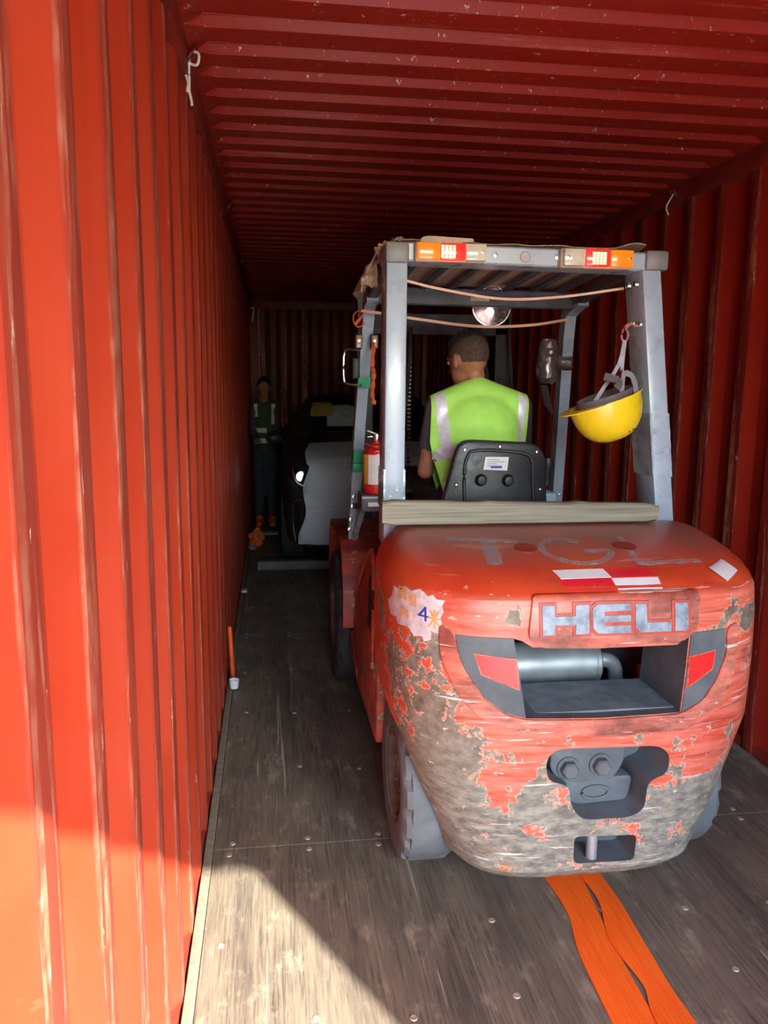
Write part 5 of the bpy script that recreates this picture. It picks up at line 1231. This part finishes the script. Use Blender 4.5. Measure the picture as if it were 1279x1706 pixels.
# stick and foam cup by the left wall
bm = B(); lathe(bm, [(0, 0), (0.010, 0), (0.012, 0.01), (0.012, 0.275), (0.009, 0.288), (0, 0.29)], (0.030, 4.26, 0.020), 'z', 14)
for v in bm.verts: v.co.x += -(v.co.z)*0.04
solo('orange_stick', bm, simple('orange_stick_paint', (0.80, 0.10, 0.02), 0.4), (0.03, 4.26, 0.0), 'short orange stick standing against the left wall', 'stick')
bm = B(); lathe(bm, [(0, 0), (0.020, 0), (0.022, 0.003), (0.026, 0.045), (0.027, 0.047), (0.024, 0.046), (0.019, 0.005), (0, 0.005)], (0.042, 4.12, 0.0125), 'z', 24)
solo('foam_cup', bm, M_WHITE, (0.042, 4.12, 0.0), 'small white cup on the floor below the orange stick', 'cup')
solo('paper_scrap', bx(0.012, 0.055, 6.05, 6.13, 0.0122, 0.030, bev=0.006), simple('cream_paper', (0.6, 0.56, 0.42), 0.8), (0.03, 6.1, 0.012), 'small folded cream paper scrap on the floor edge by the left wall', 'paper')
def crumple(name, c, r, mat, label, cat, sq=(1, 1, 1)):
    bm = B(); bmesh.ops.create_icosphere(bm, subdivisions=4, radius=1.0)
    for v in bm.verts:
        d = v.co.normalized(); q_ = 0.72+0.55*noise.noise(d*2.3+V(c)*5)+0.25*abs(noise.noise(d*5+V(c)*3))
        v.co = V((d.x*r*q_*sq[0], d.y*r*q_*sq[1], max(-0.55, d.z*q_)*r*sq[2]))
    mz = min(v.co.z for v in bm.verts)
    for v in bm.verts: v.co += V(c)-V((0, 0, mz))
    return solo(name, bm, mat, c, label, cat, 40)
crumple('strap_bundle', (0.098, 7.9, 0.0), 0.082, M_SHOE, 'crumpled orange strap bundle on the floor by the left wall', 'strap', (1.0, 1.0, 1.5))
crumple('rag', (0.060, 7.70, 0.0), 0.04, simple('grey_rag', (0.20, 0.21, 0.18), 0.8), 'small grey rag lying just in front of the orange strap bundle', 'rag', (1.0, 1, 0.8))
solo('paper_scrap', bx(0.05, 0.31, 8.45, 8.60, 0.0005, 0.006), M_WP, (0.18, 8.5, 0), 'pale paper strip on the dark floor in front of the standing worker', 'paper')
solo('paper_scrap', bx(0.22, 0.32, 7.08, 7.13, 0.0005, 0.006), M_WP, (0.27, 7.1, 0), 'little white paper scrap on the floor behind the grey beam', 'paper')
# rope bow at the top left rail
bm = B()
tube(bm, spline([(0.004, 2.70, 2.590), (0.014, 2.69, 2.614), (0.038, 2.67, 2.606), (0.032, 2.68, 2.578), (0.004, 2.70, 2.588)], 6), 0.0042, 8)
tube(bm, spline([(0.004, 2.70, 2.588), (-0.004, 2.70, 2.610), (-0.010, 2.71, 2.595), (0.004, 2.70, 2.586)], 6), 0.0042, 8)
tube(bm, spline([(0.004, 2.70, 2.588), (-0.004, 2.705, 2.56), (0.002, 2.70, 2.53), (-0.001, 2.70, 2.505)], 6), 0.0042, 8)
tube(bm, spline([(0.005, 2.70, 2.588), (0.006, 2.695, 2.55), (0.005, 2.70, 2.51), (0.011, 2.70, 2.48), (0.012, 2.70, 2.466)], 6), 0.0042, 8)
tube(bm, spline([(-0.003, 2.705, 2.585), (0.008, 2.69, 2.596), (0.008, 2.69, 2.582), (-0.002, 2.70, 2.592)], 5), 0.0040, 8)
for v in bm.verts: v.co.x += 0.012
solo('rope_bow', bm, M_ROPE, (0.03, 2.70, 2.31), 'white cord tied in a bow on the lashing ring at the top left rail', 'rope')
def ring_at(x, y, z, s, nm):
    bm = B(); tube(bm, [(x+s*(0.014+0.014*math.sin(t)), y+0.022*math.cos(t), z+0.020*math.sin(t)) for t in [math.pi*k/12-math.pi/2 for k in range(25)]], 0.005, 8)
    o = struct(nm, bm, M_RAIL, 40); return o
n = 13
for k in range(5):
    ring_at(0.014, 2.70+2.2*k, 2.61, 1, 'trim_%d' % (n+1)); n += 1
    ring_at(XW-0.012, 1.9+2.2*k, 2.60, -1, 'trim_%d' % (n+1)); n += 1
bm = B(); tube(bm, spline([(2.325, 4.1, 2.60), (2.30, 4.08, 2.57), (2.29, 4.10, 2.53), (2.315, 4.12, 2.50)], 6), 0.004, 6)
solo('cord_end', bm, M_ROPE, (2.31, 4.1, 2.5), 'short pale cord end hanging from the top right rail', 'rope')
bm = B(); tube(bm, spline([(0.025, 10.5, 2.50), (0.06, 10.5, 2.51), (0.05, 10.5, 2.42), (0.035, 10.5, 2.34)], 6), 0.012, 6)
solo('cord_end', bm, M_ROPE, (0.04, 10.5, 2.34), 'pale cord end hanging high in the far left corner', 'rope')
bpy.context.view_layer.update()
